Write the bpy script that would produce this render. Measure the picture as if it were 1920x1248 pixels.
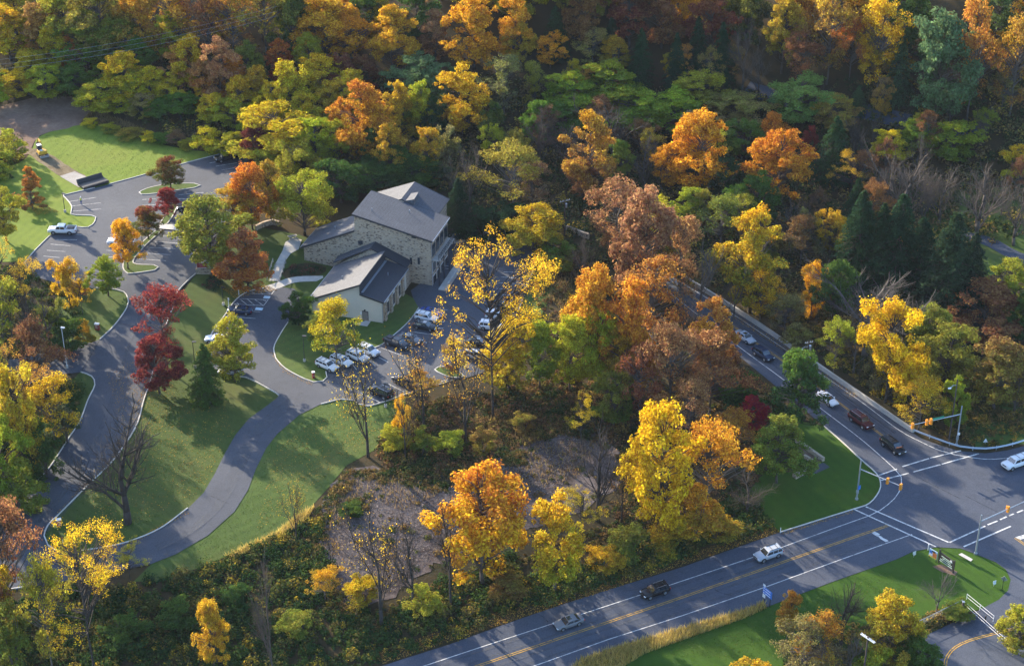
import bpy, bmesh, math, random
import numpy as np
from mathutils import Vector, Matrix, Quaternion
from mathutils.geometry import delaunay_2d_cdt

random.seed(7)
for o in list(bpy.data.objects):
    bpy.data.objects.remove(o)
scene = bpy.context.scene
COL = scene.collection

# ------------------------------------------------------------------ camera
CAM_H, PITCH, LENS = 173.0, math.radians(30), 63.75
cd = bpy.data.cameras.new('camera'); cd.lens = LENS; cd.sensor_width = 36
cd.clip_start = 1.0; cd.clip_end = 9000
cam = bpy.data.objects.new('camera', cd); COL.objects.link(cam)
cam.location = (0, 0, CAM_H); cam.rotation_euler = (math.radians(90) - PITCH, 0, 0)
scene.camera = cam

# ------------------------------------------------------------------ sky, sun, exposure
SUN_AZ = (-0.66, 0.75); SUN_EL = math.radians(21)
world = bpy.data.worlds.new('World'); scene.world = world; world.use_nodes = True
wn = world.node_tree.nodes; wl = world.node_tree.links
for n in list(wn): wn.remove(n)
sky = wn.new('ShaderNodeTexSky'); sky.sky_type = 'NISHITA'; sky.sun_disc = False
sky.sun_elevation = SUN_EL; sky.sun_rotation = math.atan2(SUN_AZ[0], SUN_AZ[1])
sky.air_density = 1.0; sky.dust_density = 1.5; sky.ozone_density = 3.5
bg = wn.new('ShaderNodeBackground'); bg.inputs[1].default_value = 0.15
wo = wn.new('ShaderNodeOutputWorld')
wl.new(sky.outputs[0], bg.inputs[0]); wl.new(bg.outputs[0], wo.inputs[0])
sd = bpy.data.lights.new('sun', 'SUN'); sd.energy = 4.1; sd.angle = math.radians(0.55); sd.color = (1.0, 0.85, 0.64)
sun = bpy.data.objects.new('sun', sd); COL.objects.link(sun)
_n = math.hypot(*SUN_AZ)
sv = Vector((SUN_AZ[0]/_n*math.cos(SUN_EL), SUN_AZ[1]/_n*math.cos(SUN_EL), math.sin(SUN_EL)))
sun.rotation_euler = (-sv).to_track_quat('-Z', 'Y').to_euler(); sun.location = sv * 300
scene.view_settings.view_transform = 'Standard'; scene.view_settings.look = 'None'
scene.view_settings.exposure = 1.88; scene.view_settings.gamma = 1.0
scene.view_settings.use_curve_mapping = False
scene.render.engine = 'CYCLES'
scene.cycles.max_bounces = 6; scene.cycles.diffuse_bounces = 3; scene.cycles.transmission_bounces = 3
scene.cycles.transparent_max_bounces = 4; scene.cycles.glossy_bounces = 2

# ------------------------------------------------------------------ survey helpers (sight line -> place on the terrain)
FPX = LENS / 36 * 1920
def ray(u, v):
    a = (u - 960) / FPX; b = (v - 624) / FPX
    return (a, math.cos(PITCH) - b*math.sin(PITCH), -math.sin(PITCH) - b*math.cos(PITCH))
def at_z(u, v, z):
    d = ray(u, v); t = (z - CAM_H) / d[2]
    return d[0]*t, d[1]*t

CTRL = [(60,1080,-3),(240,950,-1.6),(200,800,-.5),(200,650,.9),(280,560,2.1),(330,500,3),(200,420,3.5),(400,320,4),(200,270,4.5),
 (60,220,5.5),(500,600,.3),(470,560,.5),(640,700,0),(850,640,0),(900,470,.2),(575,480,2.0),(545,455,3.2),(525,490,2.6),(512,525,.8),
 (700,600,0),(780,560,0),(600,560,.6),(800,620,0),(720,740,-.1),
 (380,510,2.8),(400,570,1.6),(350,650,.6),(480,850,-.8),(330,1000,-2),(100,1000,-2.4),(600,850,-.8),(700,930,-1.5),(1000,850,-2),
 (900,780,-1.2),(500,1080,-3.5),(300,1180,-5.5),(700,1150,-4),(100,1200,-5),(900,1225,-6.5),(1240,1130,-5.5),(1500,1040,-4.7),
 (1750,930,-4),(1600,780,-3.5),(1450,660,-3),(1380,590,-2.6),(1300,520,-2.2),(1200,900,-3.2),(1150,700,-2),(1100,550,-1),(1050,440,.5),
 (1450,900,-3.8),(1800,760,-5),(1700,650,-4.5),(1900,600,-3),(1600,500,-2),(1750,400,2),(1900,400,3),(1500,300,4),(1300,300,3),
 (1100,250,5),(900,250,6),(700,280,5),(500,250,5),(300,200,6.5),(100,120,9),(300,60,14),(600,80,14),(900,100,13),(1200,100,15),
 (1500,130,14),(1700,230,9),(1900,200,14),(1600,0,26),(0,0,18),(960,0,24),(1920,0,30),(-150,700,2),(-200,400,5),(-200,1000,-3),
 (-200,1300,-7),(2100,800,-4),(2100,1200,-5),(500,1350,-7),(1000,1400,-7.5),(1600,1200,-5.5),(1850,1200,-5),(1900,1000,-4.3),
 (700,400,1.5),(620,430,3),(450,430,3.5),(480,330,4)]
def _mean(x, y):
    t = np.clip((y - 390) / 260.0, 0, 1)
    return 42 * t*t*(3 - 2*t)
_cp = np.array([(*at_z(u, v, z), z) for u, v, z in CTRL])
_L = 34.0
def _ker(ax, ay, bx, by):
    return np.exp(-((ax[:, None]-bx[None])**2 + (ay[:, None]-by[None])**2) / (2*_L*_L))
_K = _ker(_cp[:, 0], _cp[:, 1], _cp[:, 0], _cp[:, 1]) + np.eye(len(_cp)) * 0.02
_W = np.linalg.solve(_K, _cp[:, 2] - _mean(_cp[:, 0], _cp[:, 1]))
def heights(x, y):
    x = np.atleast_1d(np.asarray(x, float)); y = np.atleast_1d(np.asarray(y, float))
    out = np.empty(len(x))
    for i in range(0, len(x), 20000):
        s = slice(i, i+20000)
        out[s] = _ker(x[s], y[s], _cp[:, 0], _cp[:, 1]) @ _W + _mean(x[s], y[s])
    return out
def hz(x, y): return float(heights(x, y)[0])
def at(u, v):
    z = 0.0
    for _ in range(26):
        x, y = at_z(u, v, z); z = 0.45*z + 0.55*hz(x, y)
    return Vector((x, y, hz(x, y)))
def heading(u, v, du, dv):
    a = at(u, v); b = at(u + du, v + dv)
    return math.atan2(b.y - a.y, b.x - a.x)
def px_scale(p):   # pixels of the 1920 wide photograph per metre at p
    return FPX / (p.y*math.cos(PITCH) - (p.z - CAM_H)*math.sin(PITCH))

# ------------------------------------------------------------------ materials
def new_mat(name):
    m = bpy.data.materials.new(name); m.use_nodes = True
    nt = m.node_tree
    for n in list(nt.nodes): nt.nodes.remove(n)
    out = nt.nodes.new('ShaderNodeOutputMaterial')
    bs = nt.nodes.new('ShaderNodeBsdfPrincipled')
    nt.links.new(bs.outputs[0], out.inputs[0])
    return m, nt, bs, out
def pcoord(nt):
    g = nt.nodes.new('ShaderNodeNewGeometry'); return g.outputs['Position']
def ocoord(nt):
    g = nt.nodes.new('ShaderNodeTexCoord'); return g.outputs['Object']
def noise(nt, co, scale, detail=4, rough=.6, dist=0):
    n = nt.nodes.new('ShaderNodeTexNoise'); n.inputs['Scale'].default_value = scale
    n.inputs['Detail'].default_value = detail; n.inputs['Roughness'].default_value = rough
    n.inputs['Distortion'].default_value = dist
    nt.links.new(co, n.inputs['Vector']); return n.outputs['Fac']
def mapping(nt, co, scale=(1, 1, 1), rot=(0, 0, 0)):
    m = nt.nodes.new('ShaderNodeMapping'); m.inputs['Scale'].default_value = scale; m.inputs['Rotation'].default_value = rot
    nt.links.new(co, m.inputs['Vector']); return m.outputs[0]
def ramp(nt, fac, stops):
    r = nt.nodes.new('ShaderNodeValToRGB'); e = r.color_ramp.elements
    while len(e) > 1: e.remove(e[-1])
    e[0].position = stops[0][0]; e[0].color = (*stops[0][1], 1)
    for p, c in stops[1:]:
        k = e.new(p); k.color = (*c, 1)
    nt.links.new(fac, r.inputs[0]); return r.outputs[0]
def mixc(nt, fac, a, b, mode='MIX'):
    m = nt.nodes.new('ShaderNodeMix'); m.data_type = 'RGBA'; m.blend_type = mode
    for sock, val in ((m.inputs[0], fac), (m.inputs[6], a), (m.inputs[7], b)):
        if isinstance(val, (int, float)): sock.default_value = val
        elif isinstance(val, tuple): sock.default_value = (*val, 1)
        else: nt.links.new(val, sock)
    return m.outputs[2]
def math_n(nt, op, a, b=None):
    m = nt.nodes.new('ShaderNodeMath'); m.operation = op
    for i, v in enumerate((a, b)):
        if v is None: continue
        if isinstance(v, (int, float)): m.inputs[i].default_value = v
        else: nt.links.new(v, m.inputs[i])
    return m.outputs[0]
def bump(nt, bs, h, strength=.4, dist=.05):
    b = nt.nodes.new('ShaderNodeBump'); b.inputs['Strength'].default_value = strength; b.inputs['Distance'].default_value = dist
    nt.links.new(h, b.inputs['Height']); nt.links.new(b.outputs[0], bs.inputs['Normal'])
def plain(name, col, rough=.6, metal=0, var=.12, scale=6, coat=0, spec=.5):
    m, nt, bs, _ = new_mat(name)
    f = noise(nt, ocoord(nt), scale, 5)
    c = ramp(nt, f, [(.25, tuple(x*(1-var) for x in col)), (.75, tuple(min(1, x*(1+var)) for x in col))])
    nt.links.new(c, bs.inputs['Base Color'])
    bs.inputs['Roughness'].default_value = rough; bs.inputs['Metallic'].default_value = metal
    bs.inputs['Coat Weight'].default_value = coat; bs.inputs['Specular IOR Level'].default_value = spec
    return m
M = {}
def mat_asphalt(name, dark, light, worn):
    m, nt, bs, _ = new_mat(name); p = pcoord(nt)
    big = noise(nt, p, .07, 5, .6, .6); fine = noise(nt, p, 5, 4, .7); mid = noise(nt, p, .8, 5, .65)
    c = ramp(nt, big, [(.3, dark), (.5, light), (.7, worn)])
    c2 = mixc(nt, .35, c, ramp(nt, mid, [(.3, tuple(x*.7 for x in dark)), (.7, tuple(x*1.25 for x in light))]))
    v = nt.nodes.new('ShaderNodeTexVoronoi'); v.feature = 'DISTANCE_TO_EDGE'; v.inputs['Scale'].default_value = .11
    wob = nt.nodes.new('ShaderNodeTexNoise'); wob.inputs['Scale'].default_value = .5; wob.inputs['Detail'].default_value = 6
    nt.links.new(p, wob.inputs['Vector'])
    vm = nt.nodes.new('ShaderNodeVectorMath'); vm.operation = 'MULTIPLY_ADD'
    nt.links.new(wob.outputs['Color'], vm.inputs[0]); vm.inputs[1].default_value = (4, 4, 4); nt.links.new(p, vm.inputs[2])
    nt.links.new(vm.outputs[0], v.inputs['Vector'])
    crack = ramp(nt, v.outputs['Distance'], [(0, (1, 1, 1)), (.006, (0, 0, 0))])
    c3 = mixc(nt, math_n(nt, 'MULTIPLY', crack, .45), c2, (.02, .02, .022))
    c4 = mixc(nt, .18, c3, ramp(nt, fine, [(.35, (.03, .03, .033)), (.65, (.2, .2, .2))]))
    nt.links.new(c4, bs.inputs['Base Color']); bs.inputs['Roughness'].default_value = .85
    bs.inputs['Specular IOR Level'].default_value = .3
    bump(nt, bs, fine, .3, .02); return m
M['road'] = mat_asphalt('road_asphalt', (.029, .039, .063), (.044, .056, .085), (.074, .086, .11))
M['lot'] = mat_asphalt('lot_asphalt', (.029, .037, .055), (.044, .053, .074), (.072, .08, .097))
M['drive'] = mat_asphalt('drive_asphalt', (.027, .035, .053), (.043, .052, .072), (.082, .09, .105))
def mat_lawn(name, g1, g2, dry, stripe=0.0, rot=0.0):
    m, nt, bs, _ = new_mat(name); p = pcoord(nt)
    big = noise(nt, p, .06, 5, .6, .4); mid = noise(nt, p, .7, 6, .7); fine = noise(nt, p, 7, 3, .7)
    c = ramp(nt, big, [(.3, g1), (.5, g2), (.66, dry)])
    c = mixc(nt, .45, c, ramp(nt, mid, [(.3, tuple(x*.6 for x in g1)), (.6, g2), (.8, dry)]))
    c = mixc(nt, .35, c, ramp(nt, fine, [(.3, tuple(x*.4 for x in g1)), (.7, tuple(x*1.5 for x in g2))]))
    if stripe:
        w = nt.nodes.new('ShaderNodeTexWave'); w.inputs['Scale'].default_value = .16; w.inputs['Distortion'].default_value = 3.5
        w.inputs['Detail'].default_value = 2; w.inputs['Detail Scale'].default_value = .4
        nt.links.new(mapping(nt, p, rot=(0, 0, rot)), w.inputs['Vector'])
        c = mixc(nt, math_n(nt, 'MULTIPLY', w.outputs['Fac'], stripe), c, tuple(x*1.7 for x in g2))
    nt.links.new(c, bs.inputs['Base Color']); bs.inputs['Roughness'].default_value = .9; bs.inputs['Specular IOR Level'].default_value = .15
    bump(nt, bs, mixc(nt, .5, fine, mid), .8, .12); return m
M['lawn'] = mat_lawn('mown_lawn', (.035, .072, .012), (.062, .098, .018), (.13, .115, .035), .14, .9)
M['field'] = mat_lawn('field_grass', (.088, .145, .012), (.14, .19, .02), (.21, .20, .035), .12, .3)
M['lawn_dry'] = mat_lawn('autumn_lawn', (.034, .06, .011), (.055, .083, .015), (.12, .105, .032), .16, -.95)
M['lawn_rich'] = mat_lawn('rich_lawn', (.022, .058, .004), (.038, .086, .006), (.085, .10, .012), .1, -.5)
def mat_ground(name, stops, s=(.05, .9, 6), bstr=.8, bd=.15):
    m, nt, bs, _ = new_mat(name); p = pcoord(nt)
    a = noise(nt, p, s[0], 5, .6, .5); b = noise(nt, p, s[1], 6, .7); c_ = noise(nt, p, s[2], 4, .7)
    f = math_n(nt, 'ADD', math_n(nt, 'MULTIPLY', a, .4), math_n(nt, 'ADD', math_n(nt, 'MULTIPLY', b, .3), math_n(nt, 'MULTIPLY', c_, .3)))
    c = ramp(nt, f, stops)
    nt.links.new(c, bs.inputs['Base Color']); bs.inputs['Roughness'].default_value = .95; bs.inputs['Specular IOR Level'].default_value = .1
    bump(nt, bs, mixc(nt, .5, b, c_), bstr, bd); return m
M['forest'] = mat_ground('forest_floor', [(.3, (.018, .022, .01)), (.45, (.035, .03, .014)), (.55, (.06, .04, .018)), (.68, (.035, .042, .014))])
M['chips'] = mat_ground('wood_chips', [(.36, (.035, .026, .022)), (.46, (.085, .066, .06)), (.55, (.15, .125, .118)), (.66, (.075, .055, .04))], (.12, 1.6, 9), 1, .12)
M['soil'] = mat_ground('bare_soil', [(.35, (.09, .055, .038)), (.5, (.17, .11, .08)), (.62, (.24, .17, .12))], (.15, 1.2, 7), 1, .15)
M['gravel'] = mat_ground('pale_gravel', [(.35, (.22, .20, .17)), (.5, (.34, .31, .27)), (.65, (.44, .41, .37))], (.3, 2.5, 10), .8, .06)
M['dirtgrass'] = mat_ground('dug_turf', [(.36, (.08, .06, .035)), (.48, (.17, .13, .075)), (.56, (.24, .19, .12)), (.66, (.12, .12, .04))], (.3, 1.8, 6), 1, .25)
def mat_wear(name, col, amt, sc):
    m, nt, bs, out = new_mat(name); p = pcoord(nt)
    nt.links.new(ramp(nt, noise(nt, p, 3, 4), [(.3, tuple(x*.85 for x in col)), (.7, col)]), bs.inputs['Base Color']); bs.inputs['Roughness'].default_value = .85
    f = ramp(nt, noise(nt, p, sc, 6, .65, .5), [(.35, (0, 0, 0)), (.7, (amt, amt, amt))]); nt.links.new(f, bs.inputs['Alpha']); return m
M['wear'] = mat_wear('worn_wheel_path', (.105, .115, .135), .55, .35)
M['tar'] = mat_wear('tar_seam', (.012, .012, .014), .95, 1.5)
M['tyre'] = mat_wear('tyre_mark', (.018, .018, .02), .7, .5)
M['concrete'] = plain('concrete', (.42, .40, .36), .85, 0, .18, 1.2)
M['kerb'] = plain('kerb_concrete', (.50, .47, .42), .85, 0, .22, .7)
def mat_paint(name, col):
    m, nt, bs, out = new_mat(name); p = pcoord(nt)
    nt.links.new(ramp(nt, noise(nt, p, 2, 5), [(.3, tuple(x*.7 for x in col)), (.7, col)]), bs.inputs['Base Color']); bs.inputs['Roughness'].default_value = .75
    f = ramp(nt, noise(nt, p, 1.1, 7, .75), [(.32, (.25, .25, .25)), (.52, (.95, .95, .95))]); nt.links.new(f, bs.inputs['Alpha']); return m
M['paint_w'] = mat_paint('white_road_paint', (.66, .66, .64)); M['paint_y'] = mat_paint('yellow_road_paint', (.60, .34, .035))
M['paint_b'] = plain('blue_white_paint', (.45, .58, .66), .7, 0, .2, 1.5)
M['wall_pale'] = plain('pale_stucco', (.60, .54, .43), .9, 0, .06, .5)
M['dark_trim'] = plain('dark_trim', (.035, .035, .04), .6)
M['door'] = plain('taupe_door', (.22, .19, .16), .6)
M['glass'] = plain('window_glass', (.03, .04, .05), .08, 0, .1, 3, 0, .8)
M['white_panel'] = plain('white_panel', (.7, .7, .68), .6)
M['flash'] = plain('metal_flashing', (.35, .38, .42), .4, .6)
M['bark'] = plain('grey_brown_bark', (.085, .066, .052), .95, 0, .4, 3)
M['bark_d'] = plain('dark_bark', (.04, .032, .027), .95, 0, .35, 3)
M['bark_l'] = plain('pale_grey_bark', (.10, .086, .074), .95, 0, .3, 3)
M['steel'] = plain('galvanised_steel', (.42, .45, .48), .45, .7)
M['black'] = plain('black_metal', (.02, .02, .022), .5)
M['wood_pole'] = plain('weathered_pole', (.07, .05, .04), .9, 0, .3, 4)
M['sig_y'] = plain('signal_yellow', (.72, .27, .02), .5)
M['maroon'] = plain('maroon_sign', (.24, .018, .025), .5)
M['white'] = plain('white_paint', (.75, .75, .74), .5)
M['blue'] = plain('sign_blue', (.03, .16, .55), .5)
M['green_s'] = plain('sign_green', (.01, .22, .13), .5)
M['brown_s'] = plain('dark_brown_sign', (.03, .025, .018), .6)
M['orange_s'] = plain('sign_orange', (.7, .2, .05), .5)
M['yellow_s'] = plain('sign_yellow', (.8, .55, .08), .5)
M['mach_y'] = plain('machine_yellow', (.62, .36, .03), .5)
M['rubber'] = plain('rubber', (.018, .018, .018), .9)
M['rim'] = plain('alloy_rim', (.45, .46, .48), .3, .8)
M['headl'] = plain('headlamp', (.75, .78, .8), .1, 0, .05, 3, 1)
M['taill'] = plain('tail_lamp', (.35, .01, .01), .2, 0, .05, 3, 1)
M['carglass'] = plain('car_glass', (.02, .028, .035), .04, 0, .1, 3, 1, 1)
M['bin'] = plain('dumpster_green', (.02, .045, .05), .5)
M['timber'] = plain('grey_timber', (.36, .33, .29), .85, 0, .2, 5)
M['skin'] = plain('skin', (.5, .3, .22), .6)
M['denim'] = plain('denim', (.06, .12, .28), .9)
M['vest'] = plain('vest_lime', (.55, .6, .08), .8)
def mat_stone(name):
    m, nt, bs, _ = new_mat(name); co = ocoord(nt)
    cs = mapping(nt, co, (1.9, 1.9, 3.4))
    v = nt.nodes.new('ShaderNodeTexVoronoi'); v.inputs['Scale'].default_value = 1.35; nt.links.new(cs, v.inputs['Vector'])
    e = nt.nodes.new('ShaderNodeTexVoronoi'); e.feature = 'DISTANCE_TO_EDGE'; e.inputs['Scale'].default_value = 1.35; nt.links.new(cs, e.inputs['Vector'])
    sep = nt.nodes.new('ShaderNodeSeparateColor'); nt.links.new(v.outputs['Color'], sep.inputs[0])
    c = ramp(nt, sep.outputs[0], [(0, (.05, .034, .024)), (.13, (.15, .09, .05)), (.22, (.38, .29, .19)), (.45, (.54, .43, .31)), (.62, (.45, .34, .22)), (.8, (.60, .47, .31)), (1, (.34, .29, .23))])
    c = mixc(nt, .3, c, ramp(nt, noise(nt, co, 5, 4), [(.3, (.16, .12, .09)), (.7, (.45, .38, .3))]))
    j = ramp(nt, e.outputs['Distance'], [(0, (1, 1, 1)), (.07, (0, 0, 0))])
    c = mixc(nt, j, c, (.42, .36, .28))
    nt.links.new(c, bs.inputs['Base Color']); bs.inputs['Roughness'].default_value = .9
    bump(nt, bs, ramp(nt, e.outputs['Distance'], [(0, (0, 0, 0)), (.12, (1, 1, 1))]), .8, .06); return m
M['stone'] = mat_stone('fieldstone')
def mat_shingle(name, c1, c2, c3, rot=0.0, row=.34, gap=.035):
    m, nt, bs, _ = new_mat(name); co = ocoord(nt)
    b = nt.nodes.new('ShaderNodeTexBrick')
    b.inputs['Scale'].default_value = 1.0; b.inputs['Mortar Size'].default_value = gap
    b.inputs['Brick Width'].default_value = .55; b.inputs['Row Height'].default_value = row
    b.inputs['Color1'].default_value = (*c1, 1); b.inputs['Color2'].default_value = (*c2, 1); b.inputs['Mortar'].default_value = (*[x*.35 for x in c1], 1)
    b.inputs['Bias'].default_value = -.1
    nt.links.new(mapping(nt, co, rot=(0, 0, rot)), b.inputs['Vector'])
    c = mixc(nt, .5, b.outputs['Color'], ramp(nt, noise(nt, co, .35, 6, .7), [(.3, c1), (.55, c2), (.75, c3)]))
    c = mixc(nt, .3, c, ramp(nt, noise(nt, co, 4, 4), [(.35, tuple(x*.5 for x in c1)), (.65, c3)]))
    nt.links.new(c, bs.inputs['Base Color']); bs.inputs['Roughness'].default_value = .8
    bump(nt, bs, math_n(nt, 'SUBTRACT', 1.0, b.outputs['Fac']), 1.0, .06); return m
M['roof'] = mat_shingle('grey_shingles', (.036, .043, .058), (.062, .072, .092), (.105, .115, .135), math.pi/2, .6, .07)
M['roof_tan'] = mat_shingle('pale_shingles', (.055, .062, .077), (.092, .10, .118), (.165, .17, .185), math.pi/2)  # paler shingles for the left-falling roof planes and the cricket
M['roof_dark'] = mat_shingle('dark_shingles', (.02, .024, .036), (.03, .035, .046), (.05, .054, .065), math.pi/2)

def mat_leaf(name, trans=.55):
    m, nt, bs, out = new_mat(name)
    nt.nodes.remove(bs)
    oi = nt.nodes.new('ShaderNodeObjectInfo')
    ab = nt.nodes.new('ShaderNodeAttribute'); ab.attribute_type = 'OBJECT'; ab.attribute_name = 'leaf_b'
    mx = nt.nodes.new('ShaderNodeAttribute'); mx.attribute_name = 'mixf'
    rn = nt.nodes.new('ShaderNodeAttribute'); rn.attribute_name = 'rnd'
    c = mixc(nt, mx.outputs['Fac'], oi.outputs['Color'], ab.outputs['Color'])
    hsv = nt.nodes.new('ShaderNodeHueSaturation'); nt.links.new(c, hsv.inputs['Color'])
    nt.links.new(math_n(nt, 'ADD', .475, math_n(nt, 'MULTIPLY', rn.outputs['Fac'], .05)), hsv.inputs['Hue'])
    nt.links.new(math_n(nt, 'ADD', .65, math_n(nt, 'MULTIPLY', rn.outputs['Fac'], .95)), hsv.inputs['Value'])
    d = nt.nodes.new('ShaderNodeBsdfDiffuse'); t = nt.nodes.new('ShaderNodeBsdfTranslucent'); mixs = nt.nodes.new('ShaderNodeMixShader')
    nt.links.new(hsv.outputs[0], d.inputs[0]); nt.links.new(hsv.outputs[0], t.inputs[0]); mixs.inputs[0].default_value = trans
    nt.links.new(d.outputs[0], mixs.inputs[1]); nt.links.new(t.outputs[0], mixs.inputs[2]); nt.links.new(mixs.outputs[0], out.inputs[0])
    return m
M['leaf'] = mat_leaf('autumn_leaves')
def mat_stuff_leaf(name, stops, trans=.3):
    m, nt, bs, out = new_mat(name); nt.nodes.remove(bs)
    mx = nt.nodes.new('ShaderNodeAttribute'); mx.attribute_name = 'mixf'
    rn = nt.nodes.new('ShaderNodeAttribute'); rn.attribute_name = 'rnd'
    c = ramp(nt, mx.outputs['Fac'], stops)
    hsv = nt.nodes.new('ShaderNodeHueSaturation'); nt.links.new(c, hsv.inputs['Color'])
    nt.links.new(math_n(nt, 'ADD', .6, math_n(nt, 'MULTIPLY', rn.outputs['Fac'], .8)), hsv.inputs['Value'])
    d = nt.nodes.new('ShaderNodeBsdfDiffuse'); t = nt.nodes.new('ShaderNodeBsdfTranslucent'); mixs = nt.nodes.new('ShaderNodeMixShader')
    nt.links.new(hsv.outputs[0], d.inputs[0]); nt.links.new(hsv.outputs[0], t.inputs[0]); mixs.inputs[0].default_value = trans
    nt.links.new(d.outputs[0], mixs.inputs[1]); nt.links.new(t.outputs[0], mixs.inputs[2]); nt.links.new(mixs.outputs[0], out.inputs[0])
    return m
def car_paint(name, col):
    m, nt, bs, _ = new_mat(name)
    f = noise(nt, ocoord(nt), 2.5, 4)
    c = ramp(nt, f, [(.3, tuple(x*.88 for x in col)), (.7, col)])
    nt.links.new(c, bs.inputs['Base Color']); bs.inputs['Roughness'].default_value = .16
    bs.inputs['Metallic'].default_value = 0; bs.inputs['Specular IOR Level'].default_value = .3; bs.inputs['Coat Weight'].default_value = 0; bs.inputs['Coat Roughness'].default_value = .08
    return m

# ------------------------------------------------------------------ mesh helpers
class MB:
    def __init__(s): s.v = []; s.f = []
    def add(s, vs, fs):
        k = len(s.v); s.v += [tuple(p) for p in vs]; s.f += [tuple(i + k for i in f) for f in fs]; return s
    def box(s, c, d, rz=0.0, top=None, m=None):
        hx, hy, hzz = d[0]/2, d[1]/2, d[2]/2; tx, ty = (1, 1) if top is None else top
        vs = []
        for z, ax, ay in ((-hzz, 1, 1), (hzz, tx, ty)):
            for x, y in ((-hx, -hy), (hx, -hy), (hx, hy), (-hx, hy)):
                p = Vector((x*ax, y*ay, z))
                if rz: p.rotate(Quaternion((0, 0, 1), rz))
                if m is not None: p = m @ p
                vs.append((p.x + c[0], p.y + c[1], p.z + c[2]))
        return s.add(vs, [(3, 2, 1, 0), (4, 5, 6, 7), (0, 1, 5, 4), (1, 2, 6, 5), (2, 3, 7, 6), (3, 0, 4, 7)])
    def tube(s, p0, p1, r0, r1=None, n=6, cap=True):
        r1 = r0 if r1 is None else r1
        p0 = Vector(p0); p1 = Vector(p1); d = p1 - p0
        if d.length < 1e-6: return s
        q = d.to_track_quat('Z', 'Y'); vs = []
        for p, r in ((p0, r0), (p1, r1)):
            for i in range(n):
                a = 2*math.pi*i/n; w = q @ Vector((math.cos(a)*r, math.sin(a)*r, 0)); vs.append(p + w)
        fs = [(i, (i+1) % n, n + (i+1) % n, n + i) for i in range(n)]
        if cap: fs += [tuple(range(n-1, -1, -1)), tuple(range(n, 2*n))]
        return s.add(vs, fs)
    def path(s, pts, rs, n=6, cap=True):
        for i in range(len(pts)-1): s.tube(pts[i], pts[i+1], rs[i], rs[i+1], n, cap)
        return s
    def loft(s, rings, cap=True):
        n = len(rings[0]); vs = [p for r in rings for p in r]; fs = []
        for k in range(len(rings)-1):
            for i in range(n): fs.append((k*n+i, k*n+(i+1) % n, (k+1)*n+(i+1) % n, (k+1)*n+i))
        if cap: fs += [tuple(range(n-1, -1, -1)), tuple(range((len(rings)-1)*n, len(rings)*n))]
        return s.add(vs, fs)
    def poly(s, pts): return s.add(pts, [tuple(range(len(pts)))])
    def prism(s, pts, dz):   # pts at top (3d), extruded down by dz vector
        n = len(pts); d = Vector(dz)
        vs = [Vector(p) for p in pts] + [Vector(p) + d for p in pts]
        fs = [tuple(range(n)), tuple(range(2*n-1, n-1, -1))] + [(i, n+i, n+(i+1) % n, (i+1) % n) for i in range(n)]
        return s.add(vs, fs)
    def mesh(s, name, mat, smooth=False):
        me = bpy.data.meshes.new(name); me.from_pydata(s.v, [], s.f)
        bm = bmesh.new(); bm.from_mesh(me); bmesh.ops.recalc_face_normals(bm, faces=bm.faces); bm.to_mesh(me); bm.free()
        if mat: me.materials.append(M[mat] if isinstance(mat, str) else mat)
        if smooth:
            me.polygons.foreach_set('use_smooth', [True]*len(me.polygons))
        return me
    def build(s, name, mat, parent=None, smooth=False, bevel=0):
        o = bpy.data.objects.new(name, s.mesh(name, mat, smooth)); COL.objects.link(o)
        if parent is not None: o.parent = parent
        if bevel:
            b = o.modifiers.new('bevel', 'BEVEL'); b.width = bevel; b.segments = 2; b.limit_method = 'ANGLE'
        return o
def tag(o, label=None, cat=None, group=None, kind=None):
    if label: o['label'] = label
    if cat: o['category'] = cat
    if group: o['group'] = group
    if kind: o['kind'] = kind
    return o
def thing(name, loc, rz=0.0, label=None, cat=None, group=None):
    o = bpy.data.objects.new(name, None); COL.objects.link(o); o.empty_display_size = .5
    o.location = loc; o.rotation_euler = (0, 0, rz); return tag(o, label, cat, group)
def copy_tree(o, parent=None):
    c = o.copy(); COL.objects.link(c); c.parent = parent
    for ch in o.children: copy_tree(ch, c)
    return c
# ------------------------------------------------------------------ terrain, roads, lawns
def w2(pts): return [(p.x, p.y) for p in (at(u, v) for u, v in pts)]
def smooth2(pts, closed=False, step=1.4):
    P = [Vector(p) for p in pts]; n = len(P); out = []
    rng = range(n if closed else n-1)
    for i in rng:
        p1, p2 = P[i], P[(i+1) % n]
        p0 = P[i-1] if (closed or i > 0) else p1 + (p1 - p2)
        p3 = P[(i+2) % n] if (closed or i+2 < n) else p2 + (p2 - p1)
        k = max(1, int((p2-p1).length/step))
        for j in range(k):
            t = j/k
            out.append(tuple(.5*((2*p1) + (p2-p0)*t + (2*p0-5*p1+4*p2-p3)*t*t + (3*p1-p0-3*p2+p3)*t**3)))
    if not closed: out.append(tuple(P[-1]))
    return out
def dens(pts, closed=True, step=1.5):
    out = []; n = len(pts)
    for i in range(n if closed else n-1):
        a, b = Vector(pts[i]), Vector(pts[(i+1) % n]); k = max(1, int((b-a).length/step))
        out += [tuple(a.lerp(b, j/k)) for j in range(k)]
    if not closed: out.append(tuple(pts[-1]))
    return out
def inside_mask(poly, xs, ys):
    m = np.zeros(len(xs), bool); n = len(poly)
    for i in range(n):
        x1, y1 = poly[i]; x2, y2 = poly[(i+1) % n]
        if y1 == y2: continue
        c = ((y1 > ys) != (y2 > ys)) & (xs < (x2-x1)*(ys-y1)/(y2-y1) + x1)
        m ^= c
    return m
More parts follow.
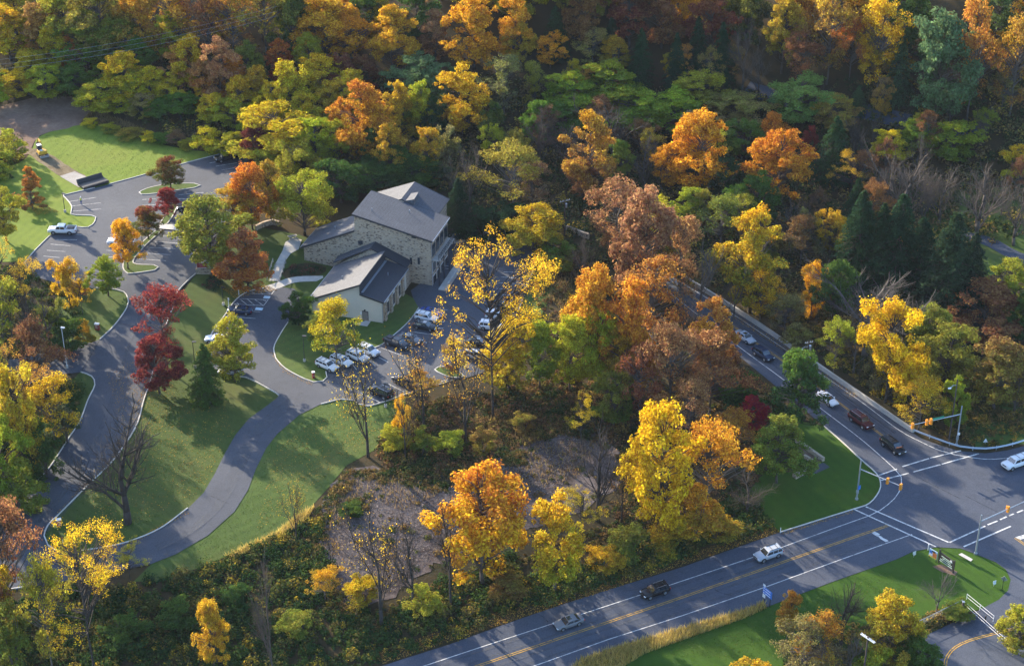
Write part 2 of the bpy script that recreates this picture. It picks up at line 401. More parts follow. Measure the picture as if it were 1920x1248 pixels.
def drape(name, poly, off, mat, cell=1.6, ragged=0, **kw):
    if ragged:
        r = random.Random(len(poly)); poly = [(x + r.uniform(-ragged, ragged), y + r.uniform(-ragged, ragged)) for x, y in poly]
    xs = np.array([p[0] for p in poly]); ys = np.array([p[1] for p in poly])
    gx, gy = np.meshgrid(np.arange(xs.min()+.37, xs.max(), cell), np.arange(ys.min()+.41, ys.max(), cell))
    gx = gx.ravel(); gy = gy.ravel(); k = inside_mask(poly, gx, gy)
    pts = [Vector(p) for p in poly] + [Vector((a, b)) for a, b in zip(gx[k], gy[k])]
    n = len(poly)
    r = delaunay_2d_cdt(pts, [(i, (i+1) % n) for i in range(n)], [list(range(n))], 1, 1e-4)
    vx = np.array([p.x for p in r[0]]); vy = np.array([p.y for p in r[0]]); vz = heights(vx, vy) + off
    me = bpy.data.meshes.new(name); me.from_pydata(list(zip(vx, vy, vz)), [], [tuple(f) for f in r[2]])
    bm = bmesh.new(); bm.from_mesh(me)
    for f in bm.faces:
        if f.normal.z < 0: f.normal_flip()
        f.smooth = True
    bm.to_mesh(me); bm.free(); me.materials.append(M[mat])
    o = bpy.data.objects.new(name, me); COL.objects.link(o); tag(o, kind='structure', **kw); return o
def strip(name, line, width, off, mat, parent=None, dash=None):
    L = [Vector(p) for p in line]; mb = MB(); h = heights([p.x for p in L], [p.y for p in L]) + off
    prev = None
    for i, p in enumerate(L):
        t = (L[min(i+1, len(L)-1)] - L[max(i-1, 0)]).normalized(); nn = Vector((-t.y, t.x)) * width/2
        cur = [(p.x+nn.x, p.y+nn.y, h[i]), (p.x-nn.x, p.y-nn.y, h[i])]
        if prev: mb.poly([prev[0], prev[1], cur[1], cur[0]])
        prev = cur
    return mb.build(name, mat, parent)
def kerb(line, label, off=.09, w=.2, hgt=.14, mat='kerb', name='kerb'):
    L = [Vector(p) for p in line]; h = heights([p.x for p in L], [p.y for p in L]) + off; rings = []
    for i, p in enumerate(L):
        t = (L[min(i+1, len(L)-1)] - L[max(i-1, 0)]).normalized(); nn = Vector((-t.y, t.x))
        q = [(w/2, -.3), (w/2*.95, hgt-.03), (w/2*.7, hgt), (-w/2*.7, hgt), (-w/2*.95, hgt-.03), (-w/2, -.3)]
        rings.append([(p.x+nn.x*a, p.y+nn.y*a, h[i]+b) for a, b in q])
    o = MB().loft(rings).build(name, mat); return tag(o, label, kind='structure')

def axis_vals(lo, hi, step, far):
    a = list(np.arange(lo, hi + .1, step)); s = step
    while a[-1] < far: s *= 1.35; a.append(a[-1] + s)
    s = step
    while a[0] > -far: s *= 1.35; a.insert(0, a[0] - s)
    return np.array(a)
gx = axis_vals(-190, 190, 2.0, 4000); gy = axis_vals(150, 600, 2.0, 5000)
GX, GY = np.meshgrid(gx, gy); gz = heights(GX.ravel(), GY.ravel())
nx, ny = len(gx), len(gy)
me = bpy.data.meshes.new('ground')
idx = np.arange(nx*ny).reshape(ny, nx)
quads = np.stack([idx[:-1, :-1], idx[:-1, 1:], idx[1:, 1:], idx[1:, :-1]], -1).reshape(-1, 4)
me.from_pydata(np.stack([GX.ravel(), GY.ravel(), gz], -1).tolist(), [], quads.tolist())
me.polygons.foreach_set('use_smooth', [True]*len(me.polygons)); me.materials.append(M['forest'])
ground = bpy.data.objects.new('ground', me); COL.objects.link(ground)
tag(ground, 'leaf littered forest floor and rough ground under the trees', kind='structure')

# --- lawns
LW = .045
field_poly = w2([(-60,330),(0,318),(45,300),(60,280),(78,254),(150,234),(200,240),(290,268),(380,284),(450,281),(430,300),(330,330),(260,350),(205,400),(190,430),(100,470),(60,490),(-60,470)])
drape('lawn', dens(smooth2(field_poly, True)), LW, 'field', label='sunlit green field beyond the upper car park')
wedge = w2([(330,440),(380,495),(345,545),(326,575),(300,640),(282,712),(255,800),(215,860),(165,910),(110,965),(88,990),(84,1010),(98,1030),(150,1033),(240,1016),(300,991),(350,956),(382,924),(402,890),(422,850),(442,815),(467,785),(502,760),(524,742),(490,712),(450,700),(420,640),(450,560),(520,548),(590,560),(640,470),(560,440),(450,420)])
drape('lawn', dens(wedge), LW, 'lawn_dry', label='sloping autumn lawn between the two drives')
isl = w2([(545,598),(530,620),(515,647),(514,660),(517,672),(536,692),(571,711),(588,717),(606,715),(613,708),(610,697),(650,668),(705,652),(725,640),(765,605),(785,578),(775,560),(740,540),(650,500),(590,530),(560,560),(550,580)])
drape('lawn', dens(isl), LW+.1, 'lawn', label='grass bank in front of the pale gabled wing')
strip_lawn = w2([(250,1090),(285,1056),(330,1038),(390,1003),(440,958),(465,918),(480,878),(500,838),(520,813),(560,778),(600,758),(640,748),(662,750),(686,763),(760,742),(760,775),(730,800),(705,842),(650,872),(615,915),(570,965),(520,998),(460,1028),(380,1062),(300,1090)])
drape('lawn', dens(strip_lawn), LW, 'lawn', label='mown verge curving along the right side of the lower drive')
tri = w2([(1395,935),(1463,998),(1600,955),(1630,944),(1648,922),(1651,905),(1643,888),(1613,861),(1580,830),(1543,798),(1500,790),(1470,850),(1420,900)])
drape('lawn', dens(tri), LW, 'lawn_rich', label='triangular corner lawn beside the traffic junction')
oval = w2([(1040,1290),(1080,1246),(1180,1214),(1300,1181),(1440,1137),(1560,1091),(1680,1049),(1712,1034),(1755,1026),(1800,1028),(1835,1041),(1867,1054),(1886,1068),(1895,1087),(1890,1107),(1873,1124),(1841,1141),(1800,1150),(1740,1190),(1700,1290)])
drape('lawn', dens(oval), LW, 'lawn_rich', label='bright green lawn below the main road with a rounded tip')
drape('lawn', dens(w2([(1830,838),(1800,800),(1790,730),(1840,690),(1990,680),(1990,835),(1900,832)])), LW, 'lawn', label='shaded lawn behind the curved guardrail')
drape('lawn', dens(w2([(1002,503),(1035,520),(1040,545),(1015,590),(975,592),(985,550)])), LW, 'lawn', label='small grass patch right of the lower car park')
drape('lawn', dens(w2([(245,565),(240,545),(170,538),(110,560),(90,640),(150,650),(190,640),(218,612),(240,580)])), LW, 'lawn', label='small lawn by the left curve of the upper drive')
drape('lawn', dens(w2([(152,696),(172,704),(180,722),(167,752),(150,792),(128,824),(90,884),(33,942),(-20,960),(60,830),(110,740)])), LW, 'lawn_dry', label='narrow grass verge on the outer side of the drive')
drape('lawn', dens(w2([(1720,360),(1900,350),(2000,470),(1850,520),(1760,460)])), LW, 'lawn', label='distant shaded clearing behind the spruces')
# --- bare ground
drape('bare_soil', dens(smooth2(w2([(-40,215),(60,185),(150,183),(172,212),(150,234),(78,254),(60,282),(40,292),(15,262),(-40,250)]), True)), LW+.02, 'soil', ragged=.4, label='ploughed brown earth at the edge of the field')
drape('dug_trench', dens(smooth2(w2([(50,285),(72,278),(95,290),(135,316),(162,332),(150,341),(118,333),(95,318),(70,303)]), True)), LW+.03, 'dirtgrass', ragged=.25, label='strip of dug turf running down to the dark container')
drape('gravel_pad', dens(w2([(112,331),(140,322),(166,334),(172,342),(148,352)])), LW+.06, 'gravel', label='pale gravel pad behind the dark container')
chips = w2([(590,1040),(597,1000),(606,955),(624,915),(652,886),(690,874),(740,889),(790,903),(838,915),(880,878),(930,858),(990,828),(1050,814),(1110,808),(1150,835),(1170,890),(1120,940),(1030,975),(950,1010),(880,1040),(820,1060),(770,1095),(710,1130),(650,1125),(605,1085)])
drape('wood_chips', dens(smooth2(chips, True)), LW+.01, 'chips', ragged=1.0, label='cleared ground spread with grey wood chips')

# --- asphalt
A0 = .09
upper = w2([(118,367),(205,346),(300,320),(400,293),(445,282),(470,300),(465,335),(440,370),(430,410),(410,450),(385,495),(372,512),(335,545),(325,575),(300,640),(283,712),(270,750),(255,800),(215,860),(165,910),(110,965),(90,985),(83,1005),(90,1022),(105,1032),(100,1060),(60,1085),(-60,1110),(-90,1010),(-20,975),(33,940),(90,880),(130,820),(150,790),(165,750),(178,722),(172,706),(152,698),(110,703),(40,725),(-120,770),(-120,690),(40,672),(110,656),(150,648),(187,637),(215,610),(238,577),(240,560),(232,548),(215,543),(170,540),(110,532),(60,518),(45,495),(63,473),(93,443),(97,437),(130,426),(165,427),(178,416),(180,408),(172,405),(140,404),(133,402),(135,390),(130,380)])
drive = drape('upper_drive', dens(upper), A0, 'drive', label='dark asphalt drive climbing to the upper car park')
lower = w2([(105,1032),(150,1034),(190,1027),(240,1016),(300,991),(350,956),(382,924),(402,890),(422,850),(442,815),(467,785),(502,760),(518,748),(523,742),(517,737),(477,715),(461,708),(430,705),(400,690),(385,665),(389,640),(402,618),(428,583),(437,569),(450,556),(469,546),(495,541),(519,538),(552,542),(562,555),(555,580),(545,598),(530,620),(515,647),(514,660),(517,672),(536,692),(571,711),(588,717),(606,715),(613,708),(612,696),(650,668),(705,652),(725,640),(765,605),(785,578),(775,560),(770,545),(812,515),(835,470),(845,455),(880,444),(955,447),(990,456),(1010,475),(1001,503),(972,583),(958,615),(935,660),(905,700),(870,710),(839,713),(768,737),(690,762),(662,751),(640,749),(600,759),(560,779),(520,814),(500,839),(480,879),(465,919),(440,959),(390,1004),(330,1039),(285,1057),(200,1075),(85,1097),(-60,1122),(-60,1095),(60,1075),(100,1058)])
lot = drape('lower_car_park', dens(lower), A0+.012, 'lot', label='asphalt drive widening into the car park beside the building')
road_poly = w2([(400,1345),(640,1272),(717,1248),(840,1209),(973,1161),(1073,1127),(1173,1096),(1280,1063),(1363,1033),(1463,998),(1600,955),(1630,944),(1648,922),(1651,905),(1643,888),(1613,861),(1580,830),(1543,798),(1480,745),(1400,680),(1330,622),(1260,565),(1200,515),(1230,500),(1300,540),(1382,588),(1450,632),(1518,680),(1614,747),(1706,808),(1727,822),(1762,835),(1800,846),(1848,850),(1887,845),(1925,835),(2050,790),(2060,1030),(1990,1120),(1990,1290),(1715,1300),(1718,1225),(1724,1202),(1746,1186),(1812,1156),(1841,1141),(1873,1124),(1890,1107),(1895,1087),(1886,1068),(1867,1054),(1835,1041),(1800,1028),(1755,1026),(1712,1034),(1680,1049),(1560,1091),(1440,1137),(1300,1181),(1180,1214),(1080,1248),(900,1310),(760,1360)])
road = drape('road', dens(road_poly), A0, 'road', label='grey main road and signal junction at lower right')

def foot(pts, w, lab):
    c = smooth2(w2(pts), False, 1.5); drape('footpath', dens([*offset2(c, w/2), *offset2(c, -w/2)[::-1]]), LW+.05, 'road', 1.5, label=lab)
# --- islands on the upper car park
def island(pts, label, off=.2):
    s = smooth2(w2(pts), True, 1.0); drape('grass_island', dens(s), off, 'lawn', 1.2, label=label)
    kerb(s + s[:1], 'pale kerb around the ' + label, w=.22, hgt=.16)
island([(261,362),(275,355),(300,349),(335,345.5),(365,345.5),(376,349),(365,353),(330,358),(290,364),(266,365.5)], 'leaf shaped grass island under the tallest red maple')
island([(333,383),(325,404),(314,420),(309,423),(301,420),(311,403),(319,386),(326,381)], 'short grass island above the pale crosswalk slab')
island([(303,433),(269,465),(250,494),(288,498),(297,502),(290,507.5),(240,514),(233,508),(231,496),(240,481),(272,451),(292,434)], 'long grass island with the golden tree')
island([(815,694),(822,689),(836,688),(860,697),(870,706),(850,709),(830,703)], 'small grass island at the lower right row')
drape('crosswalk_slab', dens(w2([(288,429.5),(298,422),(339,423),(334,433.5)])), .27, 'concrete', label='pale concrete slab crossing the long island')

# --- kerbs
KL = [([(118,367),(160,357),(178,353)], 'kerb along the lawn left of the dark container'),
 ([(205,346),(250,334),(300,320),(350,306),(400,293),(445,282)], 'kerb along the sunlit field edge'),
 ([(118,367),(130,380),(135,390),(133,402),(140,404),(172,405),(180,408),(178,416),(165,427),(130,426),(97,437)], 'kerb round the small lawn peninsula of the upper car park'),
 ([(93,443),(63,473),(45,495)], 'kerb behind the white pickup stalls'),
 ([(378,503),(335,545),(325,575),(300,640),(283,712),(270,750),(255,800),(215,860),(165,910),(110,965),(90,985),(83,1005),(90,1022),(105,1032)], 'long kerb between the upper drive and sloping lawn'),
 ([(150,1033),(190,1027),(240,1016),(300,991),(352,953)], 'kerb along the inside bend of the lower drive'),
 ([(33,940),(90,880),(130,820),(150,790),(165,750),(178,722),(172,706),(152,698)], 'kerb on the outer side of the dark drive'),
 ([(187,637),(215,610),(238,577),(240,560),(232,548),(215,543),(170,540)], 'kerb round the left curve of the drive'),
 ([(523,742),(517,737),(477,715),(461,708),(440,705)], 'kerb at the tip of lawn beside the spruce'),
 ([(389,640),(402,618),(428,583),(437,569),(450,556),(469,546),(495,541)], 'kerb behind the accessible parking stalls'),
 ([(545,598),(530,620),(515,647),(514,660),(517,672),(536,692),(571,711),(588,717),(606,715),(613,708),(611,697)], 'kerb round the bank below the pale wing'),
 ([(620,690),(650,668),(705,652),(725,640),(765,605),(785,578)], 'kerb behind the row of white cars'),
 ([(602,758),(640,749),(662,751),(690,762),(768,737),(839,713)], 'kerb below the black estate car'),
 ([(1010,476),(1001,503),(986,543),(972,583)], 'kerb at the right edge of the lower car park'),
 ([(1463,998),(1600,955),(1630,944),(1648,922),(1651,905),(1643,888),(1613,861),(1580,830),(1543,798)], 'kerb round the triangular corner lawn'),
 ([(0,1108),(50,1100),(90,1096)], 'short kerb at the lower left road edge')]
for pts, lab in KL: kerb(smooth2(w2(pts), False, 1.2), lab)

# --- paint
def line(pts, parent, name='lane_line', w=.14, mat='paint_w', off=.02, curve=False):
    p = w2(pts); p = smooth2(p, False, 1.5) if curve else dens(p, False, 1.5)
    return strip(name, p, w, A0 + off, mat, parent)
def offset2(pts, d):
    L = [Vector(p) for p in pts]; out = []
    for i, p in enumerate(L):
        t = (L[min(i+1, len(L)-1)] - L[max(i-1, 0)]).normalized(); out.append((p.x - t.y*d, p.y + t.x*d))
    return out
Z7 = lambda x, y: (x/4.161, 220 + y/4.16)
for a, b in [((545,660),(750,628)),((560,695),(785,670)),((565,735),(790,718)),((440,958),(600,958)),((395,992),(550,1005)),((365,1040),(510,1050)),((340,1085),(465,1097)),((545,915),(640,918)),
   ((1395,608),(1590,590)),((1395,640),(1595,632)),((1110,645),(1215,640)),((1110,690),(1215,685)),((1080,740),(1190,738)),((985,905),(1090,912)),((940,950),(1060,960)),((830,1040),(980,1050)),((845,1090),(980,1103)),
   ((1370,805),(1500,808)),((1265,930),(1420,938)),((1210,972),(1410,987)),((1165,1018),(1370,1028)),((1130,1062),(1330,1075)),((1085,1107),(1295,1122)),((1400,760),(1520,765)),
   ((1635,360),(1690,350)),((1685,385),(1850,358)),((1730,415),(1830,397)),((1770,443),(1860,428))]:
    line([Z7(*a), Z7(*b)], drive, 'parking_line', .12)
Z5 = lambda x, y: (560 + x/4.8, 560 + y/4.8)
for a, b in [((745,445),(940,520)),((720,530),(805,573)),((560,500),(690,608)),((385,660),(437,690)),((480,590),(520,640)),((135,645),(250,700)),((1005,300),(1250,332)),((1040,255),(1300,270)),((1080,200),(1310,213)),((880,390),(1050,455)),((980,360),(1160,400)),((1250,95),(1340,105)),
   ((555,850),(740,940)),((810,770),(985,860)),((1000,690),(1060,720)),((1365,550),(1480,580)),((1525,450),(1660,475)),((1585,335),(1660,350)),((1210,790),(1400,730)),((1640,240),(1760,250)),((1680,170),(1790,180))]:
    line([Z5(*a), Z5(*b)], lot, 'parking_line', .12, off=.032)
Z8 = lambda x, y: (800 + x/4.16, 400 + y/4.16)
for a, b in [((620,400),(790,415)),((600,460),(790,465)),((580,500),(775,512)),((560,545),(760,555)),((545,590),(740,600)),((530,635),(720,645)),((510,680),(715,690)),((595,195),(560,290)),((220,290),(280,296)),((355,410),(320,480)),((110,410),(180,415)),((105,430),(175,436))]:
    line([Z8(*a), Z8(*b)], lot, 'parking_line', .12, off=.032)
Z2 = lambda x, y: (360 + x/7.8, 460 + y/7.8)
for a, b in [((820,708),(1165,725)),((1250,612),(1160,725)),((985,680),(1040,720)),((1058,655),(1150,718)),((1125,640),(1190,672)),((715,785),(1115,803)),((615,865),(1045,888)),((1115,803),(1045,888)),((700,790),(800,870)),((810,792),(915,880)),((920,797),(1040,885)),((655,845),(690,868)),((880,690),(920,708)),((1045,805),(1090,830)),
   ((500,1042),(930,1076)),((900,970),(1000,978)),((420,1140),(640,1160)),((340,1245),(600,1265))]:
    line([Z2(*a), Z2(*b)], lot, 'parking_line', .12, off=.032)
for cs in ([(1040,778),(1060,742),(1150,752),(1130,788)], [(918,950),(935,912),(1045,922),(1025,958)]):
    p = [at(*Z2(*c)) for c in cs]; MB().poly([(q.x, q.y, q.z + A0 + .034) for q in p]).build('accessible_stall_marking', 'paint_b', lot)
RW = .15
upline = [(420,1375),(797,1248),(1040,1168),(1280,1089),(1450,1032),(1630,967)]
line(upline, road, 'edge_line', RW)
line([(560,1432),(1003,1248),(1140,1199),(1280,1154),(1440,1099),(1710,1002)], road, 'edge_line', RW)
ymid = dens(w2([(480,1400),(897,1248),(1090,1183),(1280,1119.5),(1440,1064),(1667,985)]), False, 1.5)
for d in (.17, -.17): strip('centre_line', offset2(ymid, d), .13, A0+.02, 'paint_y', road)
line([(1630,967),(1650,957),(1677,935),(1690,912),(1690,895),(1678,880),(1617,826),(1544,770),(1470,713),(1398,660),(1320,600),(1250,545)], road, 'edge_line', RW, curve=True)
line([(1250,515),(1320,556),(1384,596),(1477,659),(1531,696),(1611,751),(1683,805),(1725,828),(1762,845),(1791,853),(1820,858),(1845,861),(1891,859),(1960,845)], road, 'edge_line', RW, curve=True)
y2 = smooth2(w2([(1260,530),(1340,586),(1416,642),(1462,673),(1575,757),(1657,819)]), False, 1.5)
for d in (.17, -.17): strip('centre_line', offset2(y2, d), .13, A0+.02, 'paint_y', road)
Z3 = lambda x, y: (1280 + x/3, 832 + y/3)
for a, b in [((965,370),(1425,580)),((1030,355),(1495,555)),((1500,556),(1702,464)),((1715,457),(1770,435)),((1785,428),(1822,411)),((1835,406),(1862,395)),((1880,388),(1915,374)),((1580,580),(1845,465)),((1235,130),(1385,84)),((1392,82),(1565,40)),((1297,160),(1450,118)),((1457,116),(1665,57)),((1105,178),(1205,143)),((1115,207),(1270,167))]:
    line([Z3(*a), Z3(*b)], road, 'crosswalk_line', .28, off=.032)
p = [at(*Z3(*c)) for c in [(1870,527),(1960,500),(1990,512),(1900,540)]]; MB().poly([(q.x, q.y, q.z+A0+.03) for q in p]).build('stop_line', 'paint_w', road)
yl = dens(w2([Z3(1870,530), Z3(1920,565), Z3(2000,640)]), False, 1.5)
for d in (.17, -.17): strip('centre_line', offset2(yl, d), .13, A0+.02, 'paint_y', road)
# left-turn arrow
p = [at(*Z3(*c)) for c in [(1062,502),(1080,494),(1110,510),(1104,516),(1120,524),(1128,532),(1150,541),(1160,549),(1140,553),(1128,545),(1112,536),(1102,525),(1090,521)]]
MB().poly([(q.x, q.y, q.z+A0+.03) for q in p]).build('turn_arrow', 'paint_w', road)
y3 = smooth2(w2([(1772,1290),(1772,1248),(1777,1229),(1792,1213),(1817,1201),(1852,1191),(1905,1178)]), False, 1.2)
for d in (.17, -.17): strip('centre_line', offset2(y3, d), .15, A0+.02, 'paint_y', road)
# tar seal strips on the main road
for d in (1.05, 2.65, -1.05, -2.65):
    strip('wheel_path', offset2(ymid[6:-2], d), .75, A0+.011, 'wear', road); strip('wheel_path', offset2(y2, d), .75, A0+.011, 'wear', road)
for d in (-1.6, -2.3): strip('tyre_mark', offset2(y2[14:], -d+.2), .16, A0+.016, 'tyre', road)
for q in ([(1010,1152),(1019,1157),(1028,1166)], [(1340,1105),(1352,1112),(1372,1116)], [(1190,1060),(1240,1062)], [(1650,858),(1665,868)], [(1640,975),(1700,1000)], [(1810,930),(1900,975)], [(1730,900),(1800,935)]):
    strip('tar_seam', smooth2(w2(q), False, .8), .13, A0+.015, 'tar', road)
dm = smooth2(w2([(290,1024),(340,1000),(395,958),(432,905),(455,855),(480,812),(520,775),(570,738)]), False, 1.5)
strip('wheel_path', dm, 2.6, A0+.024, 'wear', lot)
um = smooth2(w2([(60,1010),(140,915),(195,820),(225,740),(255,640),(290,560),(320,520)]), False, 1.5)
for d in (1.2, -1.2): strip('wheel_path', offset2(um, d), .9, A0+.012, 'wear', drive)
for q in ([(187,638),(170,668),(152,698)], [(60,905),(95,900),(140,905)], [(205,600),(250,612),(290,608)], [(395,930),(430,945)]):
    strip('tar_seam', smooth2(w2(q), False, .8), .12, A0+.03, 'tar', drive)
foot([(1400,165),(1440,178),(1500,196),(1600,206),(1680,224),(1750,242),(1830,252)], 4.0, 'distant grey path crossing the upper right woods')
foot([(1790,440),(1850,452),(1900,478),(1960,500)], 3.0, 'grey path at the far right clearing')
# --- paths and stairs
path = smooth2(w2([(500,542),(520,536),(540,528),(560,524),(590,523),(606,523)]), False, 1)
pl = [*offset2(path, 1.0), *offset2(path, -1.0)[::-1]]
drape('footpath', dens(pl), LW+.06, 'concrete', 1.0, label='pale curved footpath to the gabled wing')
drape('footpath', dens(w2([(517,494),(528,500),(545,476),(560,468),(566,450),(548,446),(535,455),(530,470)])), LW+.06, 'concrete', 1.0, label='pale walk from the stair top to the entrance patio')
drape('mulch_bed', dens(smooth2(w2([(528,512),(545,500),(575,493),(612,502),(600,516),(560,519),(535,522)]), True)), LW+.03, 'forest', 1.0, label='dark planting bed below the stone wing')
# stairs
st = at(513, 527); stt = at(524, 493); hd = math.atan2(stt.y-st.y, stt.x-st.x); Ls = math.hypot(stt.x-st.x, stt.y-st.y); dz = stt.z - st.z
t = thing('outdoor_stairs', st, hd, 'pale stairs with railings climbing beside the orange oak', 'stairs')
ns = 14
for i in range(ns):
    x = Ls*(i+.5)/ns; z = dz*(i+1)/ns + .08
    MB().box((x, 0, z-.35), (Ls/ns*1.04, 2.3, .7)).build('step', 'concrete', t)
for s in (-1, 1):
    r = MB()
    for f, k in ((0, .05), (.5, .5), (1, .95)):
        pass
    r.tube((0, s*1.3, .95), (Ls, s*1.3, dz+.95), .05); r.tube((0, s*1.3, .5), (Ls, s*1.3, dz+.5), .035)
    r.build('handrail', 'timber', t)
    for f in (0, .25, .5, .75, 1): MB().box((Ls*f, s*1.3, dz*f+.45), (.12, .12, 1.2)).build('railing_post', 'timber', t)
# ------------------------------------------------------------------ the stone building
BX, BY = at_z(713.9, 606, 0); PSI = math.radians(-16.1)
bld = thing('stone_building', (BX, BY, 0), PSI, 'stone and stucco building with stepped grey shingle roofs', 'building')
E1 = Vector((math.cos(PSI), math.sin(PSI))); E2 = Vector((-E1.y, E1.x)); BO = Vector((BX, BY))
def b_at(u, v, b):
    d = ray(u, v); dd = Vector((d[0], d[1])); t = (b + BO.dot(E2)) / dd.dot(E2)
    p = dd*t; return (p - BO).dot(E1), CAM_H + d[2]*t
def section(sec, b0, b1):      # (a,z) outline swept along b
    n = len(sec); mb = MB()
    return mb.loft([[(a, b0, z) for a, z in sec], [(a, b1, z) for a, z in sec]])
def slab(p0, p1, b0, b1, th=.22):   # roof plane between two (a,z) points
    (a0, z0), (a1, z1) = p0, p1
    return MB().prism([(a0, b0, z0), (a1, b0, z1), (a1, b1, z1), (a0, b1, z0)], (0, 0, -th))
def roofpart(p0, p1, b0, b1, mat, name='roof'):
    r = slab(p0, p1, b0, b1).build(name, mat, bld)
    (a0, z0), (a1, z1) = p0, p1
    for b, s in ((b0, -1), (b1, 1)):
        y0 = b + s*.004; y1 = b + s*.07; f = MB()
        f.prism([(a0-.02, y0, z0+.03), (a1+.02, y0, z1+.03), (a1+.02, y1, z1+.03), (a0-.02, y1, z0+.03)], (0, 0, -.4))
        f.build('bargeboard', 'dark_trim', r)
    return r
# pale front wing
F_ = section([(-13.9, -2), (.35, -2), (.35, 4.95), (-3.9, 5.95), (-3.9, 7.9), (-13.9, 3.4)], 0, 14.2).build('stucco_wall', 'wall_pale', bld)
section([(-13.9, -2), (.36, -2), (.36, 4.8), (-6.9, 7.9), (-13.9, 3.6)], 14.203, 16.99).build('link_wall', 'stone', bld)
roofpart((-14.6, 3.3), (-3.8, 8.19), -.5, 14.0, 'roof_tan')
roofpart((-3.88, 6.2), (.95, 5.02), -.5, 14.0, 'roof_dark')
MB().box((-3.83, 6.75, 7.05), (.12, 14.48, 1.7)).build('clerestory_panel', 'roof_dark', bld)
MB().box((-3.55, 6.75, 6.24), (.5, 13.6, .06)).build('flashing', 'flash', bld)
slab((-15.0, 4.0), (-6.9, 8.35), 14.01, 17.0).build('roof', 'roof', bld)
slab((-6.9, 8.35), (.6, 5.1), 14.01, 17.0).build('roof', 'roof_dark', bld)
d = MB().box((-3.06, -.03, 1.05), (1.03, .1, 2.1)).build('door', 'door', bld)
MB().box((-2.7, -.1, 1.0), (.06, .06, .16)).build('handle', 'steel', d)
f = MB(); f.box((-3.62, -.05, 1.08), (.08, .14, 2.2)); f.box((-2.5, -.05, 1.08), (.08, .14, 2.2)); f.box((-3.06, -.05, 2.18), (1.2, .14, .09)); f.build('door_frame', 'dark_trim', bld)
MB().box((-3.95, -.03, 1.7), (.28, .05, .5)).build('wall_sign', 'white', bld)
MB().box((-3.3, -1.1, .06), (2.6, 2.0, .3)).build('door_step', 'concrete', bld)
MB().box((-3.06, -.3, 2.55), (.25, .35, .16)).build('wall_lamp', 'black', bld)
# right wall of the pale wing: stone piers and white panes
for i, b in enumerate((1.2, 4.6, 8.0, 11.4)):
    MB().box((.62, b, 1.6), (.5, .9, 6.2), top=(.75, 1)).build('stone_pier', 'stone', bld)
for b in (2.9, 6.3, 9.7):
    w = MB().box((.38, b, 2.0), (.06, 1.9, 2.6)).build('window', 'white_panel', bld)
    for k in (-1, 1): MB().box((.42, b+k*.45, 2.0), (.04, .78, 2.3)).build('pane', 'glass', w)
# stone main block and left wing
section([(-11.2, -2), (4.8, -2), (4.8, 10.15), (-11.2, 13.75)], 17, 27.4).build('stone_wall', 'stone', bld)
section([(-22.4, -2), (-11.19, -2), (-11.19, 10.15), (-22.4, 5.0)], 17.003, 25.6).build('stone_wall', 'stone', bld)
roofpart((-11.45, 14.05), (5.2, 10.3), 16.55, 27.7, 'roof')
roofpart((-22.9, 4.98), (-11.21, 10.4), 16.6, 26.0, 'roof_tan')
# rear block
section([(-12.5, -2), (2.0, -2), (2.0, 10.0), (-5, 12.7), (-12.5, 9.6)], 27.41, 35.6).build('rear_wall', 'stone', bld)
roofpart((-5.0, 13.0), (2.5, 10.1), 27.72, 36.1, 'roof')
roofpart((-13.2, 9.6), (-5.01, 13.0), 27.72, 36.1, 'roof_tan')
c = MB(); c.add([(-6.5, 27.8, 12.0), (-2.3, 27.8, 11.6), (-2.6, 31.5, 13.1), (-2.3, 27.8, 13.2), (-2.3, 31.5, 11.6), (-6.0, 31.3, 12.2)], [(0, 3, 2, 5), (1, 4, 2, 3), (0, 1, 3), (5, 2, 4)]); c.build('roof_cricket', 'roof_tan', bld)
for (a, b, z) in ((-8.5, 20, 13.4), (-2, 24, 12.0), (-17, 21, 7.7), (-9.5, 5, 5.7), (-1.5, 9, 5.6)):
    MB().tube((a, b, z-.2), (a, b, z+.65), .11, .11, 8).build('vent_pipe', 'flash', bld)
for (a, b0, b1, z) in ((5.28, 16.6, 27.6, 10.2), (-22.98, 16.7, 25.9, 4.9), (-14.68, -.4, 13.9, 3.2), (1.03, -.4, 13.9, 4.92)):
    MB().tube((a, b0, z), (a, b1, z), .09, .09, 6).build('gutter', 'flash', bld)
for (a, b, z) in ((4.95, 16.9, 10.1), (.5, -.1, 4.8), (-13.98, -.1, 3.1)): MB().tube((a, b, z), (a, b, -.2), .06, .06, 6).build('downpipe', 'flash', bld)
# wall openings
for (u, v, w, h) in ((676, 454.5, .95, .75), (776, 445, .95, .28), (770.7, 489, .45, 1.5), (785.3, 489, .45, 1.5)):
    a, z = b_at(u, v, 17); q = MB().box((a, 16.96, z), (w, .12, h)).build('window', 'dark_trim', bld)
    MB().box((a, 16.88, z), (w*.8, .06, h*.8)).build('pane', 'glass', q)
